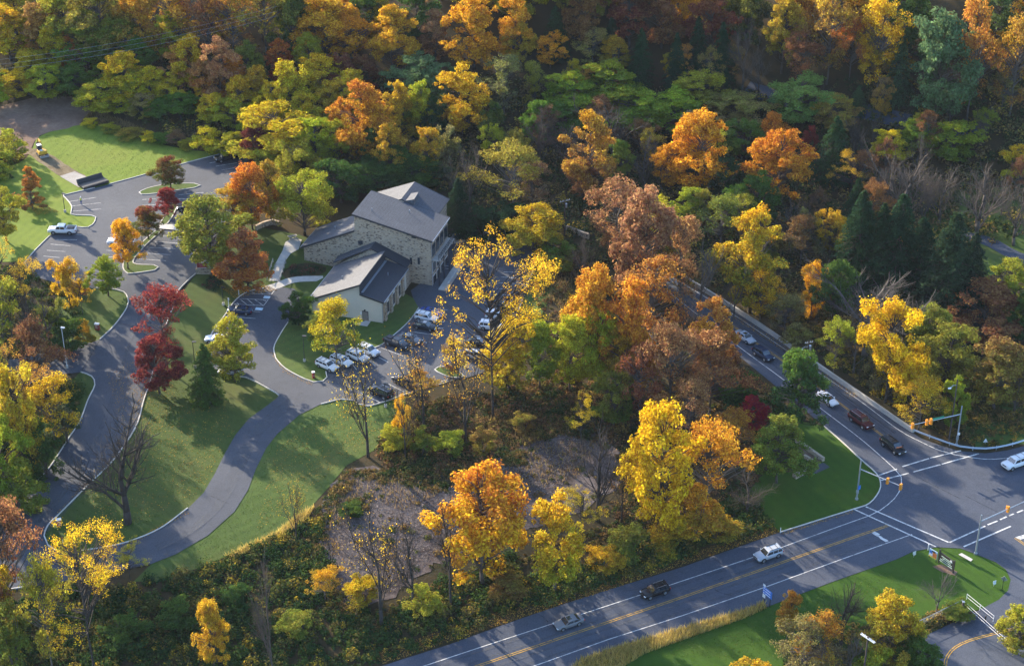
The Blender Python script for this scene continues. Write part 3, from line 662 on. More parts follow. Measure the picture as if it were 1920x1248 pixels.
# gallery side (right wall): windows, panels, balcony
for i in range(4):
    b = 18.4 + i*2.55
    for z, hh in ((7.6, 2.6), (3.9, 2.3), (.9, 2.2)):
        q = MB().box((4.83, b, z), (.1, 1.9, hh)).build('window', 'white_panel' if z < 5 else 'dark_trim', bld)
        for k in (-1, 1): MB().box((4.9, b+k*.46, z), (.06, .8, hh*.86)).build('pane', 'glass', q)
MB().box((5.6, 22.2, 5.75), (1.5, 10.2, .22)).build('balcony_floor', 'timber', bld)
r = MB(); r.box((6.25, 22.2, 6.9), (.1, 10.2, .1)); r.box((6.25, 22.2, 6.4), (.06, 10.2, .06))
for i in range(12): r.box((6.25, 17.2+i*.91, 6.35), (.08, .08, 1.1))
r.build('balcony_railing', 'dark_trim', bld)
for i in range(4): MB().box((6.2, 17.4+i*3.2, 2.85), (.18, .18, 5.7)).build('balcony_post', 'dark_trim', bld)
MB().box((7.4, 21.5, .12), (1.8, 11.5, .3)).build('side_walk', 'concrete', bld)
r = MB().box((8.2, 19.5, .75), (.35, 6, 1.2)).build('ramp_wall', 'concrete', bld)
# patio retaining wall by the entrance
def stonewall(name, pts, h, th, label):
    P = smooth2(w2(pts), False, 1.2); hh = heights([p[0] for p in P], [p[1] for p in P]); rings = []
    L = [Vector(p) for p in P]
    for i, p in enumerate(L):
        t = (L[min(i+1, len(L)-1)] - L[max(i-1, 0)]).normalized(); n = Vector((-t.y, t.x))*th/2
        rings.append([(p.x+n.x, p.y+n.y, hh[i]-.4), (p.x+n.x, p.y+n.y, hh[i]+h), (p.x-n.x, p.y-n.y, hh[i]+h), (p.x-n.x, p.y-n.y, hh[i]-.4)])
    o = MB().loft(rings).build(name, 'stone'); return tag(o, label, 'wall')
stonewall('stone_wall', [(480,432),(496,424),(512,420),(524,424)], 1.1, .5, 'curved low stone wall behind the orange oak')
stonewall('stone_wall', [(1062,432),(1085,441),(1104,448)], 1.2, .5, 'short grey stone wall right of the golden round tree')
# bench-like boulders and picnic spot
pt = at(549, 448); t = thing('picnic_table', pt, .4, 'grey picnic table on the patio left of the building', 'table')
MB().box((0, 0, .75), (1.8, .8, .07)).build('table_top', 'timber', t)
for s in (-1, 1): MB().box((0, s*.75, .45), (1.8, .3, .06)).build('bench_seat', 'timber', t)
for s in (-1, 1): MB().box((s*.6, 0, .37), (.1, 1.5, .08)).box((s*.6, .3, .36), (.1, .1, .74)).box((s*.6, -.3, .36), (.1, .1, .74)).build('leg', 'timber', t)

# ------------------------------------------------------------------ vehicles
PAINT = {}
def paint(key, col):
    if key not in PAINT: PAINT[key] = car_paint('paint_' + key, col)
    return PAINT[key]
CARCOL = {'white': (.74, .75, .76), 'silver': (.42, .45, .49), 'grey': (.17, .175, .185), 'black': (.012, .013, .016), 'navy': (.02, .035, .075), 'maroon': (.075, .012, .014), 'blue': (.03, .07, .25), 'dark': (.03, .034, .042)}
# body stations: x, bottom z, shoulder z, half width ; greenhouse: base x0,x1 / roof x0,x1, belt z, roof z
KINDS = {
 'sedan': dict(L=4.8, W=1.84, st=[(-2.4,.42,.78,.70),(-2.3,.26,.98,.84),(-1.5,.2,1.02,.92),(0,.2,.98,.92),(.9,.2,.95,.92),(1.9,.22,.84,.88),(2.3,.26,.72,.80),(2.4,.4,.6,.66)], g=(-1.85,1.05,-1.0,.25,.97,1.45), split=[-.45], rails=False),
 'wagon': dict(L=4.7, W=1.84, st=[(-2.35,.42,.9,.74),(-2.28,.28,1.02,.86),(-1.5,.24,1.04,.92),(0,.24,1.02,.92),(.95,.24,1.0,.92),(1.9,.26,.9,.88),(2.28,.3,.78,.80),(2.35,.42,.64,.66)], g=(-2.22,1.05,-1.95,.3,1.02,1.58), split=[-1.3,-.45], rails=True),
 'suv': dict(L=4.65, W=1.9, st=[(-2.32,.46,1.0,.76),(-2.26,.32,1.1,.88),(-1.5,.28,1.12,.95),(0,.28,1.1,.95),(.95,.28,1.08,.95),(1.85,.3,1.0,.92),(2.25,.34,.88,.84),(2.32,.48,.7,.7)], g=(-2.2,1.1,-1.9,.35,1.1,1.72), split=[-1.3,-.4], rails=True),
 'bigsuv': dict(L=5.1, W=2.0, st=[(-2.55,.5,1.1,.84),(-2.5,.36,1.2,.95),(-1.6,.32,1.22,1.0),(0,.32,1.2,1.0),(1.2,.32,1.18,1.0),(2.2,.34,1.14,.98),(2.5,.38,1.04,.92),(2.56,.5,.8,.84)], g=(-2.45,1.25,-2.3,.6,1.2,1.88), split=[-1.4,-.3], rails=True),
 'van': dict(L=5.1, W=1.98, st=[(-2.55,.45,1.05,.84),(-2.48,.3,1.14,.95),(-1.6,.26,1.16,.99),(0,.26,1.12,.99),(1.2,.26,1.06,.98),(2.1,.28,.94,.93),(2.48,.32,.78,.84),(2.55,.45,.62,.7)], g=(-2.42,1.6,-2.2,.55,1.12,1.76), split=[-1.3,-.2], rails=True),
 'pickup': dict(L=5.8, W=2.02, st=[(-2.9,.52,1.08,.92),(-2.86,.42,1.18,.99),(-1.6,.38,1.2,1.01),(0,.38,1.2,1.01),(1.3,.38,1.2,1.01),(2.4,.4,1.16,.99),(2.8,.44,1.06,.94),(2.9,.54,.82,.86)], g=(-.75,1.45,-.6,.85,1.2,1.9), split=[.25], rails=False, bed=(-2.8,-.85)),
}
PROTO = {}
def lerp(a, b, t): return a + (b-a)*t
def build_car(kind, colkey, k):
    d = KINDS[kind]; body_m = paint(colkey, CARCOL[colkey])
    parts = []
    rings = []
    bed = d.get('bed')
    for x, zb, zt, hw in d['st']:
        rings.append([(x, hw*.86, zb), (x, hw, zb+.16), (x, hw*1.0, lerp(zb, zt, .62)), (x, hw*.94, zt), (x, hw*.6, zt+.045), (x, -hw*.6, zt+.045), (x, -hw*.94, zt), (x, -hw, lerp(zb, zt, .62)), (x, -hw, zb+.16), (x, -hw*.86, zb)])
    parts.append(('body', MB().loft(rings).mesh('car_body', body_m, True), None))
    x0, x1, r0, r1, zb, zr = d['g']; hb = d['W']/2*.93; hr = d['W']/2*.74; zb -= .02
    # cabin (roof and pillars in body colour)
    g = MB(); zs = zr - .06
    ring = lambda X0, X1, h, z: [(X0, h, z), (X1, h, z), (X1, -h, z), (X0, -h, z)]
    g.loft([ring(x0, x1, hb, zb), ring(r0-.06, r1+.08, hr+.03, zs), ring(r0+.05, r1-.06, hr-.07, zr)])
    parts.append(('cabin', g.mesh('car_cabin', body_m), None))
    def side(xa, xb, t0, t1, s):      # quad on the side wall between x fractions
        pts = []
        for (xx, t) in ((xa[0], t0), (xb[0], t0), (xb[1], t1), (xa[1], t1)):
            pts.append((xx, s*(lerp(hb, hr+.03, t)+.012), lerp(zb, zs, t)))
        return pts
    def edge(x_base, x_roof, t): return lerp(x_base, x_roof, t)
    t0, t1 = .12, .88
    for s in (-1, 1):
        cuts = [None] + list(d['split']) + [None]; n = len(cuts)-1
        for i in range(n):
            a0 = edge(x0, r0-.06, t0)+.1 if i == 0 else cuts[i]+.05; a1 = edge(x0, r0-.06, t1)+.1 if i == 0 else cuts[i]+.05
            b0 = edge(x1, r1+.08, t0)-.14 if i == n-1 else cuts[i+1]-.05; b1 = edge(x1, r1+.08, t1)-.14 if i == n-1 else cuts[i+1]-.05
            parts.append(('side_window', MB().poly(side((a0, a1), (b0, b1), t0, t1, s)).mesh('side_window', 'carglass'), None))
    def fr(xb, xr, sgn):
        pts = []
        for t, w in ((t0-.04, .9), (.93, .9)):
            xx = lerp(xb, xr, t)+sgn*.014; h = lerp(hb, hr+.03, t)*w; z = lerp(zb, zs, t)
            pts.append([(xx, h, z), (xx, -h, z)])
        return [pts[0][0], pts[0][1], pts[1][1], pts[1][0]]
    parts.append(('windscreen', MB().poly(fr(x1, r1+.08, 1)).mesh('windscreen', 'carglass'), None))
    parts.append(('rear_window', MB().poly(fr(x0, r0-.06, -1)).mesh('rear_window', 'carglass'), None))
    wr = .34 if kind in ('sedan', 'wagon') else .38 if kind != 'pickup' else .41
    wx = d['L']*.29; hw = d['W']/2
    for sx in (1, -1):
        for s in (-1, 1):
            xx = wx*1.02 if sx > 0 else -wx*.98
            ar = MB().tube((xx, s*(hw-.20), wr+.02), (xx, s*(hw+.006), wr+.02), wr+.08, wr+.08, 16).mesh('wheel_arch', 'rubber', False)
            parts.append(('wheel_arch', ar, None))
            ty = MB().tube((xx, s*(hw-.16), wr), (xx, s*(hw+.035), wr), wr, wr, 16).mesh('tyre', 'rubber')
            rm = MB(); rm.tube((xx, s*(hw+.02), wr), (xx, s*(hw+.05), wr), wr*.68, wr*.6, 12)
            rm = rm.mesh('rim', 'rim')
            parts.append(('wheel', ty, [('rim', rm)]))
    zf = d['st'][-2][2]; hwf = d['st'][-2][3]; xf = d['st'][-2][0]; zk = d['st'][1][2]; hwk = d['st'][1][3]; xk = d['st'][1][0]
    for s in (-1, 1):
        parts.append(('headlight', MB().box((xf-.02, s*hwf*.78, zf-.07), (.22, .34, .15)).mesh('headlight', 'headl'), None))
        parts.append(('tail_light', MB().box((xk+.0, s*hwk*.86, zk-.16), (.2, .22, .26)).mesh('tail_light', 'taill'), None))
        parts.append(('wing_mirror', MB().box((x1-.3, s*(hw+.06), zb+.1), (.14, .2, .14)).mesh('wing_mirror', body_m), None))
    parts.append(('grille', MB().box((xf+.02, 0, zf-.16), (.16, hwf*1.0, .16)).mesh('grille', 'black'), None))
    parts.append(('bumper', MB().box((xf+.0, 0, .42), (.2, hwf*1.75, .14)).mesh('bumper', 'black' if kind != 'pickup' else 'rim'), None))
    parts.append(('number_plate', MB().box((xk-.12, 0, zk-.35), (.03, .34, .16)).mesh('number_plate', 'white'), None))
    if d['rails']:
        for s in (-1, 1):
            parts.append(('roof_rail', MB().box(((r0+r1)/2, s*(hr-.1), zr+.04), ((r1-r0)*.8, .05, .06)).mesh('roof_rail', 'rim' if k % 2 else 'black'), None))
        for xx in (.25, .7): parts.append(('roof_bar', MB().box((lerp(r0, r1, xx), 0, zr+.06), (.06, hr*1.75, .04)).mesh('roof_bar', 'black'), None))
    elif kind == 'sedan':
        parts.append(('sunroof', MB().box((.0, 0, zr+.004), (.7, .8, .014)).mesh('sunroof', 'carglass'), None))
    if bed:
        bx0, bx1 = bed; zt = 1.3; m = MB()
        hwb = d['W']/2*.97
        m.box(((bx0+bx1)/2, hwb-.06, 1.24), (bx1-bx0, .12, .18)); m.box(((bx0+bx1)/2, -hwb+.06, 1.24), (bx1-bx0, .12, .18))
        m.box((bx0+.05, 0, 1.24), (.1, hwb*2-.26, .18)); parts.append(('bed_wall', m.mesh('bed_wall', body_m), None))
        parts.append(('bed_floor', MB().box(((bx0+bx1)/2, 0, 1.255), (bx1-bx0-.2, hwb*1.7, .03)).mesh('bed_floor', 'black'), None))
        parts.append(('toolbox', MB().box((bx0+.9, .1, 1.36), (1.1, .9, .22)).mesh('toolbox', 'dark_trim'), None))
    return parts
def car(kind, col, u, v, du, dv, name, label, cat, group=None, scale=1.0):
    p = at(u, v + 3.5); h = heading(u, v, du, dv)
    t = thing(name, (p.x, p.y, p.z + A0 + .03), h, label, cat, group); t.scale = (scale,)*3
    # follow the slope
    fx = Vector((math.cos(h), math.sin(h))); s1 = hz(p.x+fx.x*2, p.y+fx.y*2) - hz(p.x-fx.x*2, p.y-fx.y*2)
    sd_ = hz(p.x-fx.y, p.y+fx.x) - hz(p.x+fx.y, p.y-fx.x)
    t.rotation_mode = 'QUATERNION'
    t.rotation_quaternion = Quaternion((0, 0, 1), h) @ Quaternion((0, 1, 0), -math.atan(s1/4)) @ Quaternion((1, 0, 0), math.atan(sd_/2))
    key = (kind, col)
    if key not in PROTO: PROTO[key] = build_car(kind, col, len(PROTO))
    for nm, me, subs in PROTO[key]:
        o = bpy.data.objects.new(nm, me); COL.objects.link(o); o.parent = t
        for sn, sm in subs or []:
            q = bpy.data.objects.new(sn, sm); COL.objects.link(q); q.parent = o
    return t
G1 = 'vehicles driving on the main road'; G2 = 'cars parked by the building'; G3 = 'vehicles in the upper car park'
car('sedan','grey',1066,1168,-30,10.3,'car','grey sedan with sunroof driving lowest on the main road','car',G1)
car('suv','black',1228,1110,-30,10.3,'car','black crossover with roof rails driving just behind the grey sedan','car',G1)
car('suv','silver',1440,1041,-30,10.3,'car','silver crossover driving along the lower road near the junction','car',G1,1.02)
car('bigsuv','white',1903,871,-30,10,'car','white large estate car crossing the junction at the right edge','car',G1)
car('van','black',1673,839,30,22,'car','black minivan waiting first at the junction','car',G1)
car('bigsuv','maroon',1613,792,30,21.5,'car','maroon boxy estate car behind the black minivan','car',G1)
car('sedan','white',1550,750,30,21,'car','white sedan with dark sunroof behind the maroon car','car',G1)
car('sedan','maroon',1509,717,30,21,'car','maroon sedan mostly hidden behind the roadside green tree','car',G1)
car('suv','navy',1430,667,30,19.5,'car','dark blue crossover driving down the hill behind the green tree','car',G1)
car('sedan','silver',1396,634,30,19.5,'car','silver sedan last in the queue beside the rust trees','car',G1)
car('wagon','white',614,687,40,17,'car','white wagon parked nearest the red hydrant box','car',G2)
car('wagon','white',641,679,40,17,'car','white wagon parked second from the red hydrant box','car',G2)
car('suv','white',671,671,40,17,'car','white crossover parked third in the row of white cars','car',G2)
car('suv','white',691,660,40,17,'car','white crossover at the upper end of the row of white cars','car',G2)
car('pickup','dark',745,646,40,16,'pickup_truck','dark pickup truck parked nose out near the white cars','truck',G2,.95)
car('sedan','grey',770,637,40,14,'car','grey sedan parked tight behind the dark pickup','car',G2)
car('sedan','dark',797,613,40,8,'car','dark sedan parked just below the white crossover near the wing','car',G2)
car('suv','white',800,598,40,9,'car','white crossover parked between a dark sedan and blue car','car',G2)
car('sedan','blue',809,588,40,9,'car','blue sedan parked behind the white crossover near the wing','car',G2)
car('bigsuv','black',715,738,-40,-18,'car','black estate car with pale roof parked by the lower kerb','car',G2,.95)
car('wagon','dark',757,716,-40,-17,'car','dark wagon parked behind the black estate car','car',G2)
car('sedan','black',897,644,40,5,'car','black sedan with red tail lights behind the tall walnut','car',G2)
car('wagon','silver',893,668,40,6,'car','silver wagon beside the yellow thicket right of the lot','car',G2)
car('suv','white',932,594,40,5,'car','white crossover seen through the walnut leaves, farther one','car',G2)
car('suv','white',920,614,40,5,'car','white crossover seen through the walnut leaves, nearer one','car',G2)
car('sedan','black',946,576,40,4,'car','black sedan at the far end of the right hand row','car',G2)
car('sedan','navy',450,583,-40,-3,'car','navy sedan parked in the accessible stalls','car',G2)
car('sedan','white',408,638,-40,-3,'car','white sedan half hidden behind the yellow maple','car',G2)
car('suv','silver',433,697,-40,1,'car','silver crossover parked between spruce and yellow maple','car',G2)
car('pickup','white',118,434,-40,-1,'pickup_truck','white pickup with open bed parked at the left of the upper lot','truck',G3)
car('pickup','white',229,456,-40,-1,'pickup_truck','white pickup parked behind the golden island tree','truck',G3)
car('bigsuv','black',424,297,-40,10,'car','black estate car parked alone at the top of the upper lot','car',G3)
car('wagon','black',352,390,-40,5,'car','black wagon parked between red maple and green oak','car',G3)

# ------------------------------------------------------------------ excavator, container, worker
pe = at(79, 292); he = heading(79, 292, -14, -16)
t = thing('excavator', (pe.x, pe.y, pe.z+.08), he, 'small yellow excavator working on the dug strip of field', 'excavator')
for s in (-1, 1):
    tr = MB(); prof = [(-1.15, .12), (-.95, 0), (.95, 0), (1.15, .12), (1.2, .35), (1.0, .55), (-1.0, .55), (-1.2, .35)]
    tr.loft([[(x, s*.62, z) for x, z in prof], [(x, s*1.02, z) for x, z in prof]]).build('track', 'rubber', t)
MB().box((0, 0, .45), (1.2, 1.3, .35)).build('undercarriage', 'black', t)
MB().box((-.0, 0, .72), (.9, .9, .2)).build('turntable', 'black', t)
MB().loft([[(x, -.95, .8) for x in (0,)] if 0 else [(-1.5, -.6, .8), (-1.35, -.95, .8), (.6, -.95, .8), (.6, .95, .8), (-1.35, .95, .8), (-1.5, .6, .8)], [(-1.55, -.55, 1.55), (-1.35, -.9, 1.6), (.4, -.9, 1.5), (.4, .9, 1.5), (-1.35, .9, 1.6), (-1.55, .55, 1.55)]]).build('engine_housing', 'mach_y', t, bevel=.05)
MB().box((-.9, .3, 1.66), (.5, .6, .14)).build('bonnet_vent', 'white', t)
cb = MB().box((.15, .35, 1.95), (1.15, .95, 1.3), top=(.85, .9)).build('cab', 'black', t, bevel=.04)
MB().box((.7, .35, 2.0), (.06, .8, .9)).build('windscreen', 'glass', cb); MB().box((.15, .85, 2.05), (.8, .05, .8)).build('side_window', 'glass', cb)
MB().box((.12, .35, 2.63), (1.05, .95, .08)).build('cab_roof', 'white', cb)
bo = MB(); bo.path([(.5, -.45, 1.1), (1.6, -.45, 2.6), (2.9, -.45, 2.9)], [.2, .22, .15], 6); bo.build('boom', 'mach_y', t)
bo = MB(); bo.path([(2.8, -.45, 3.0), (3.9, -.45, 1.5)], [.16, .11], 6); bo.build('stick', 'mach_y', t)
MB().loft([[(3.6, -.8, 1.5), (4.1, -.8, 1.6), (4.2, -.8, .9), (3.7, -.8, .7)], [(3.6, -.1, 1.5), (4.1, -.1, 1.6), (4.2, -.1, .9), (3.7, -.1, .7)]]).build('bucket', 'black', t)
MB().box((-1.75, 0, .35), (.14, 2.0, .5)).build('dozer_blade', 'steel', t)
pc = at(180, 350); hc = heading(180, 350, 30, -8.5)
t = thing('open_container', (pc.x, pc.y, pc.z+.1), hc, 'low dark steel container with one tall raised back panel', 'container')
MB().box((0, 1.2, .35), (6.0, 3.0, .55)).build('container_body', 'dark_trim', t, bevel=.04)
for z in (.2, .48): MB().box((0, -.33, z), (6.1, .1, .12)).build('side_rib', 'black', t)
MB().box((0, 1.2, .64), (5.7, 2.6, .05)).build('container_deck', 'black', t)
m = Matrix.Rotation(math.radians(-18), 3, 'X'); MB().box((-.1, 2.6, 1.0), (6.0, .14, .95), m=m).build('raised_panel', 'dark_trim', t)
for x in (-2.8, 2.8): MB().tube((x, 1.8, .6), (x, 2.6, 1.35), .05).build('brace', 'black', t)

def human(u, v, label, facing):
    p = at(u, v); t = thing('person', (p.x, p.y, p.z + A0), facing, label, 'person')
    J = {'pel': (0,0,.95,.15), 'wai': (0,0,1.12,.15), 'che': (.02,0,1.36,.17), 'nek': (.03,0,1.52,.06), 'hea': (.07,0,1.63,.095), 'hea2': (.08,0,1.74,.09),
         'hl': (0,.1,.9,.1), 'kl': (.05,.12,.5,.07), 'al': (-.02,.13,.09,.05), 'fl': (.16,.15,.05,.045), 'hr': (0,-.1,.9,.1), 'kr': (.03,-.12,.5,.07), 'ar': (-.06,-.13,.09,.05), 'fr': (.12,-.15,.05,.045),
         'sl': (.02,.2,1.43,.075), 'el': (.1,.27,1.17,.05), 'wl': (.33,.16,1.2,.036), 'sr': (.02,-.2,1.43,.075), 'er': (.1,-.27,1.17,.05), 'wr': (.33,-.14,1.22,.036)}
    E = [('pel','wai'),('wai','che'),('che','nek'),('nek','hea'),('hea','hea2'),('pel','hl'),('hl','kl'),('kl','al'),('al','fl'),('pel','hr'),('hr','kr'),('kr','ar'),('ar','fr'),('che','sl'),('sl','el'),('el','wl'),('che','sr'),('sr','er'),('er','wr')]
    ks = list(J); me = bpy.data.meshes.new('body'); 
    vs = [J[k][:3] for k in ks]; es = [(ks.index(a), ks.index(b)) for a, b in E]; rad = [J[k][3] for k in ks]
    for s, w in ((1, 'wl'), (-1, 'wr')):
        b = Vector(J[w][:3])
        for i in range(5):
            vs.append(tuple(b + Vector((.08 + .02*(2-abs(i-2)), (i-2)*.022, -.01)))); es.append((ks.index(w), len(vs)-1)); rad.append(.01)
    me.from_pydata(vs, es, []); o = bpy.data.objects.new('body', me); COL.objects.link(o); o.parent = t
    md = o.modifiers.new('skin', 'SKIN'); sv_ = me.skin_vertices[0].data
    for i, r in enumerate(rad): sv_[i].radius = (r, r); sv_[i].use_root = (i == 0)
    sb = o.modifiers.new('sub', 'SUBSURF'); sb.levels = 1; sb.render_levels = 2
    mt, nt, bs, _ = new_mat('person_cloth'); sp = nt.nodes.new('ShaderNodeSeparateXYZ'); nt.links.new(ocoord(nt), sp.inputs[0])
    c = ramp(nt, math_n(nt, 'DIVIDE', sp.outputs[2], 2.0), [(0, (.05, .035, .025)), (.055, (.06, .12, .28)), (.495, (.5, .5, .45)), (.765, (.5, .3, .22))]); 
    nt.nodes[-1].color_ramp.interpolation = 'CONSTANT' if hasattr(nt.nodes[-1], 'color_ramp') else 'LINEAR'
    nt.links.new(c, bs.inputs['Base Color']); bs.inputs['Roughness'].default_value = .85; me.materials.append(mt)
    v = MB(); v.loft([[(x*1.0, y, 1.0) for x, y in ((.18, .12), (.18, -.12), (0, -.21), (-.17, -.12), (-.17, .12), (0, .21))], [(x, y, 1.46) for x, y in ((.17, .13), (.17, -.13), (0.02, -.22), (-.15, -.13), (-.15, .13), (.02, .22))]]); v.build('safety_vest', 'vest', t)
    h = MB(); h.loft([[(.08+.14*math.cos(a)*1.15, .13*math.sin(a), 1.72) for a in [i*math.pi/4 for i in range(8)]], [(.08+.10*math.cos(a), .10*math.sin(a), 1.84) for a in [i*math.pi/4 for i in range(8)]]]); h.build('hard_hat', 'white', t)
    return t
human(152.5, 384, 'worker in pale vest and blue jeans standing in the upper lot', heading(152, 384, 10, -8))
# ------------------------------------------------------------------ road furniture
def wallrun(name, pts, prof, mat, label, cat, step=2.0):
    P = smooth2(w2(pts), False, step); L = [Vector(p) for p in P]; hh = heights([p.x for p in L], [p.y for p in L]); rings = []
    for i, p in enumerate(L):
        t = (L[min(i+1, len(L)-1)] - L[max(i-1, 0)]).normalized(); n = Vector((-t.y, t.x))
        rings.append([(p.x+n.x*a, p.y+n.y*a, hh[i]+b) for a, b in prof])
    o = MB().loft(rings).build(name, mat); return tag(o, label, cat), L, hh
wallrun('concrete_wall', [(1245,502),(1310,540),(1385,587),(1450,630),(1518,678),(1614,744),(1680,790),(1712,811)], [(.35, -.6), (.24, .85), (-.2, .9), (-.3, -.6)], 'concrete', 'pale concrete parapet wall along the far side of the road', 'wall')
gt = thing('guardrail', at(1800, 842), 0, 'curved steel guardrail round the outside of the junction', 'guardrail')
P = smooth2(w2([(1712,811),(1727,817),(1762,830),(1800,842),(1848,846),(1887,840),(1925,829),(1990,806)]), False, 1.5)
L = [Vector(p) for p in P]; hh = heights([p.x for p in L], [p.y for p in L]); rings = []; go = gt.location
for i, p in enumerate(L):
    t = (L[min(i+1, len(L)-1)] - L[max(i-1, 0)]).normalized(); n = Vector((-t.y, t.x))
    rings.append([(p.x+n.x*a-go.x, p.y+n.y*a-go.y, hh[i]+b-go.z) for a, b in ((.05, .42), (-.04, .5), (.05, .6), (-.04, .7), (.05, .8), (.1, .78), (.1, .44))])
MB().loft(rings).build('rail', 'steel', gt)
for i in range(0, len(L), 2): MB().box((L[i].x-go.x, L[i].y+.2-go.y, hh[i]+.3-go.z), (.14, .16, 1.0)).build('post', 'steel', gt)

def signal(base, top_v, arm_start, arm_end, lamps, label, extra=None):
    p = at(*base); s = px_scale(p); d = math.asin(-Vector(ray(*base)).normalized().z)
    H = (base[1]-top_v) / (s*math.cos(d)); za = p.z + (base[1]-arm_start[1]) / (s*math.cos(d))
    t = thing('traffic_signal', p, 0, label, 'traffic light')
    MB().tube((0, 0, -.2), (0, 0, H), .17, .11, 10).tube((0, 0, 0), (0, 0, .3), .3, .28, 10).build('pole', 'steel', t)
    e = at_z(*arm_end, za + .1); ex, ey = e[0]-p.x, e[1]-p.y; z0 = za-p.z
    ar = MB().tube((0, 0, z0), (ex, ey, z0+.25), .1, .06, 8).build('mast_arm', 'steel', t)
    for f in lamps:
        x, y = ex*f, ey*f; a = math.atan2(ey, ex)
        h = MB().box((x, y, z0+.05), (.36, .36, 1.15), a).build('signal_head', 'sig_y', t)
        for k, zz in enumerate((.38, .02, -.34)):
            q = Vector((x, y, z0+.05+zz)); dr = Vector((-math.sin(a), math.cos(a), 0))
            MB().tube(q+dr*.16, q+dr*.42, .15, .15, 8).build('visor', 'sig_y' if k else 'sig_y', h)
    if extra: extra(t, ex, ey, z0)
    return t
def blue_plate(t, ex, ey, z0): MB().box((.2, -.2, 2.6), (.5, .06, .8), .5).build('sign_plate', 'blue', t); MB().box((0, 0, 1.6), (.4, .4, .5)).build('control_box', 'steel', t)
def street_name(t, ex, ey, z0):
    a = math.atan2(ey, ex); MB().box((ex*.45, ey*.45, z0+.25), (2.6, .07, .5), a).build('street_name_plate', 'green_s', t)
    for k in range(5): MB().box((ex*.45+(k-2)*.36*math.cos(a)+math.sin(a)*.05, ey*.45+(k-2)*.36*math.sin(a)-math.cos(a)*.05, z0+.25), (.24, .03, .16), a).build('street_name_lettering', 'white', t)
    MB().box((.1, -.2, 2.5), (.4, .06, .5)).build('sign_plate', 'white', t); MB().tube((0, 0, 1.2), (0, 0, 1.9), .24, .24, 8).build('control_box', 'steel', t)
signal((1606,936), 862, (1611,879), (1691,913), (.66, .97), 'grey signal pole with mast arm on the triangular corner lawn', blue_plate)
signal((1793,834), 761, (1796,776), (1704,799), (.58, .66, .93), 'grey signal pole with green street plate behind the guardrail', street_name)
signal((1829,1038), 965, (1833,977), (1945,930), (.48, .82), 'grey signal pole with mast arm at the tip of the oval lawn')

def utility(base, top_v, label, arm=2.2, trans=False, lamp=None, heading_=0.3, H=None, white=False):
    p = at(*base); s = px_scale(p); d = math.asin(-Vector(ray(*base)).normalized().z)
    H = H or (base[1]-top_v)/(s*math.cos(d)); t = thing('utility_pole', p, heading_, label, 'utility pole')
    MB().tube((0, 0, -.3), (0, 0, H), .17, .11, 8).build('pole', 'wood_pole', t)
    if arm:
        for k in ((-.12, .12) if white else (0,)): MB().box((0, k, H-.35), (arm, .1, .12)).build('crossarm', 'timber' if not white else 'white_panel', t)
        for x in (-.45, -.2, .2, .45): MB().tube((x*arm, 0, H-.3), (x*arm, 0, H-.05), .05, .04, 6).build('insulator', 'white_panel', t)
    if trans: MB().tube((.3, 0, H-1.9), (.3, 0, H-1.0), .24, .24, 10).build('transformer', 'steel', t)
    if lamp:
        MB().path([(0, 0, H-1.2), (-.9, -.3, H-.9), (-1.5, -.5, H-1.1)], [.05, .04, .04]).build('lamp_arm', 'steel', t)
        MB().box((-1.7, -.55, H-1.2), (.55, .28, .2)).build('lamp_head', 'white_panel', t)
    return t
utility((1508,733), 640, 'dark utility pole with transformer beside the roadside green tree', 1.6, True, True)
utility((1779,826), 712, 'dark wooden utility pole with street lamp behind the guardrail', 0, False, True)
utility((1058,452), 375, 'utility pole with tilted crossarm among the brown trees', 2.4, True, None, .5)
utility((1612,1318), 1196, 'utility pole with double white crossarm at the bottom edge', 2.6, False, None, -.9, None, True)

def lamp(base, top_v, label, arm=True, mat='black'):
    p = at(*base); s = px_scale(p); d = math.asin(-Vector(ray(*base)).normalized().z); H = (base[1]-top_v)/(s*math.cos(d))
    t = thing('lamp_post', p, random.uniform(-.5, .5), label, 'lamp post')
    MB().tube((0, 0, .5), (0, 0, H), .08, .06, 8).build('pole', mat, t)
    MB().tube((0, 0, -.2), (0, 0, .6), .28, .26, 10).build('concrete_base', 'concrete', t)
    MB().box((.25, 0, H+.02), (.75, .36, .16)).build('lamp_head', 'black' if mat == 'black' else 'white_panel', t)
lamp((122,398), 363, 'black lamp post beside the conical orange tree')
lamp((126,690), 614, 'tall lamp post with white head among the left roadside trees', True, 'white_panel')
lamp((268,464), 427, 'black lamp post on the long grass island')
lamp((419,572), 538, 'black lamp post on the bank above the accessible stalls')
lamp((366,690), 641, 'black lamp post rising behind the dark spruce')
lamp((571,678), 630, 'lamp post on the grass bank below the pale wing')
lamp((723,763), 719, 'black lamp post just behind the black estate car')
lamp((872,690), 640, 'black lamp post by the small island in the lower lot')
for (u, v, tv, lab) in ((448,553,536,'thin white sign post upper of two above the accessible stalls'), (429,574,557,'thin white sign post lower of two above the accessible stalls')):
    p = at(u, v); t = thing('sign_post', p, heading(u, v, -10, 8), lab, 'sign')
    MB().box((0, 0, .9), (.1, .1, 2.0)).build('post', 'white', t); MB().box((-.07, 0, 1.6), (.04, .32, .5)).build('plate', 'white', t)

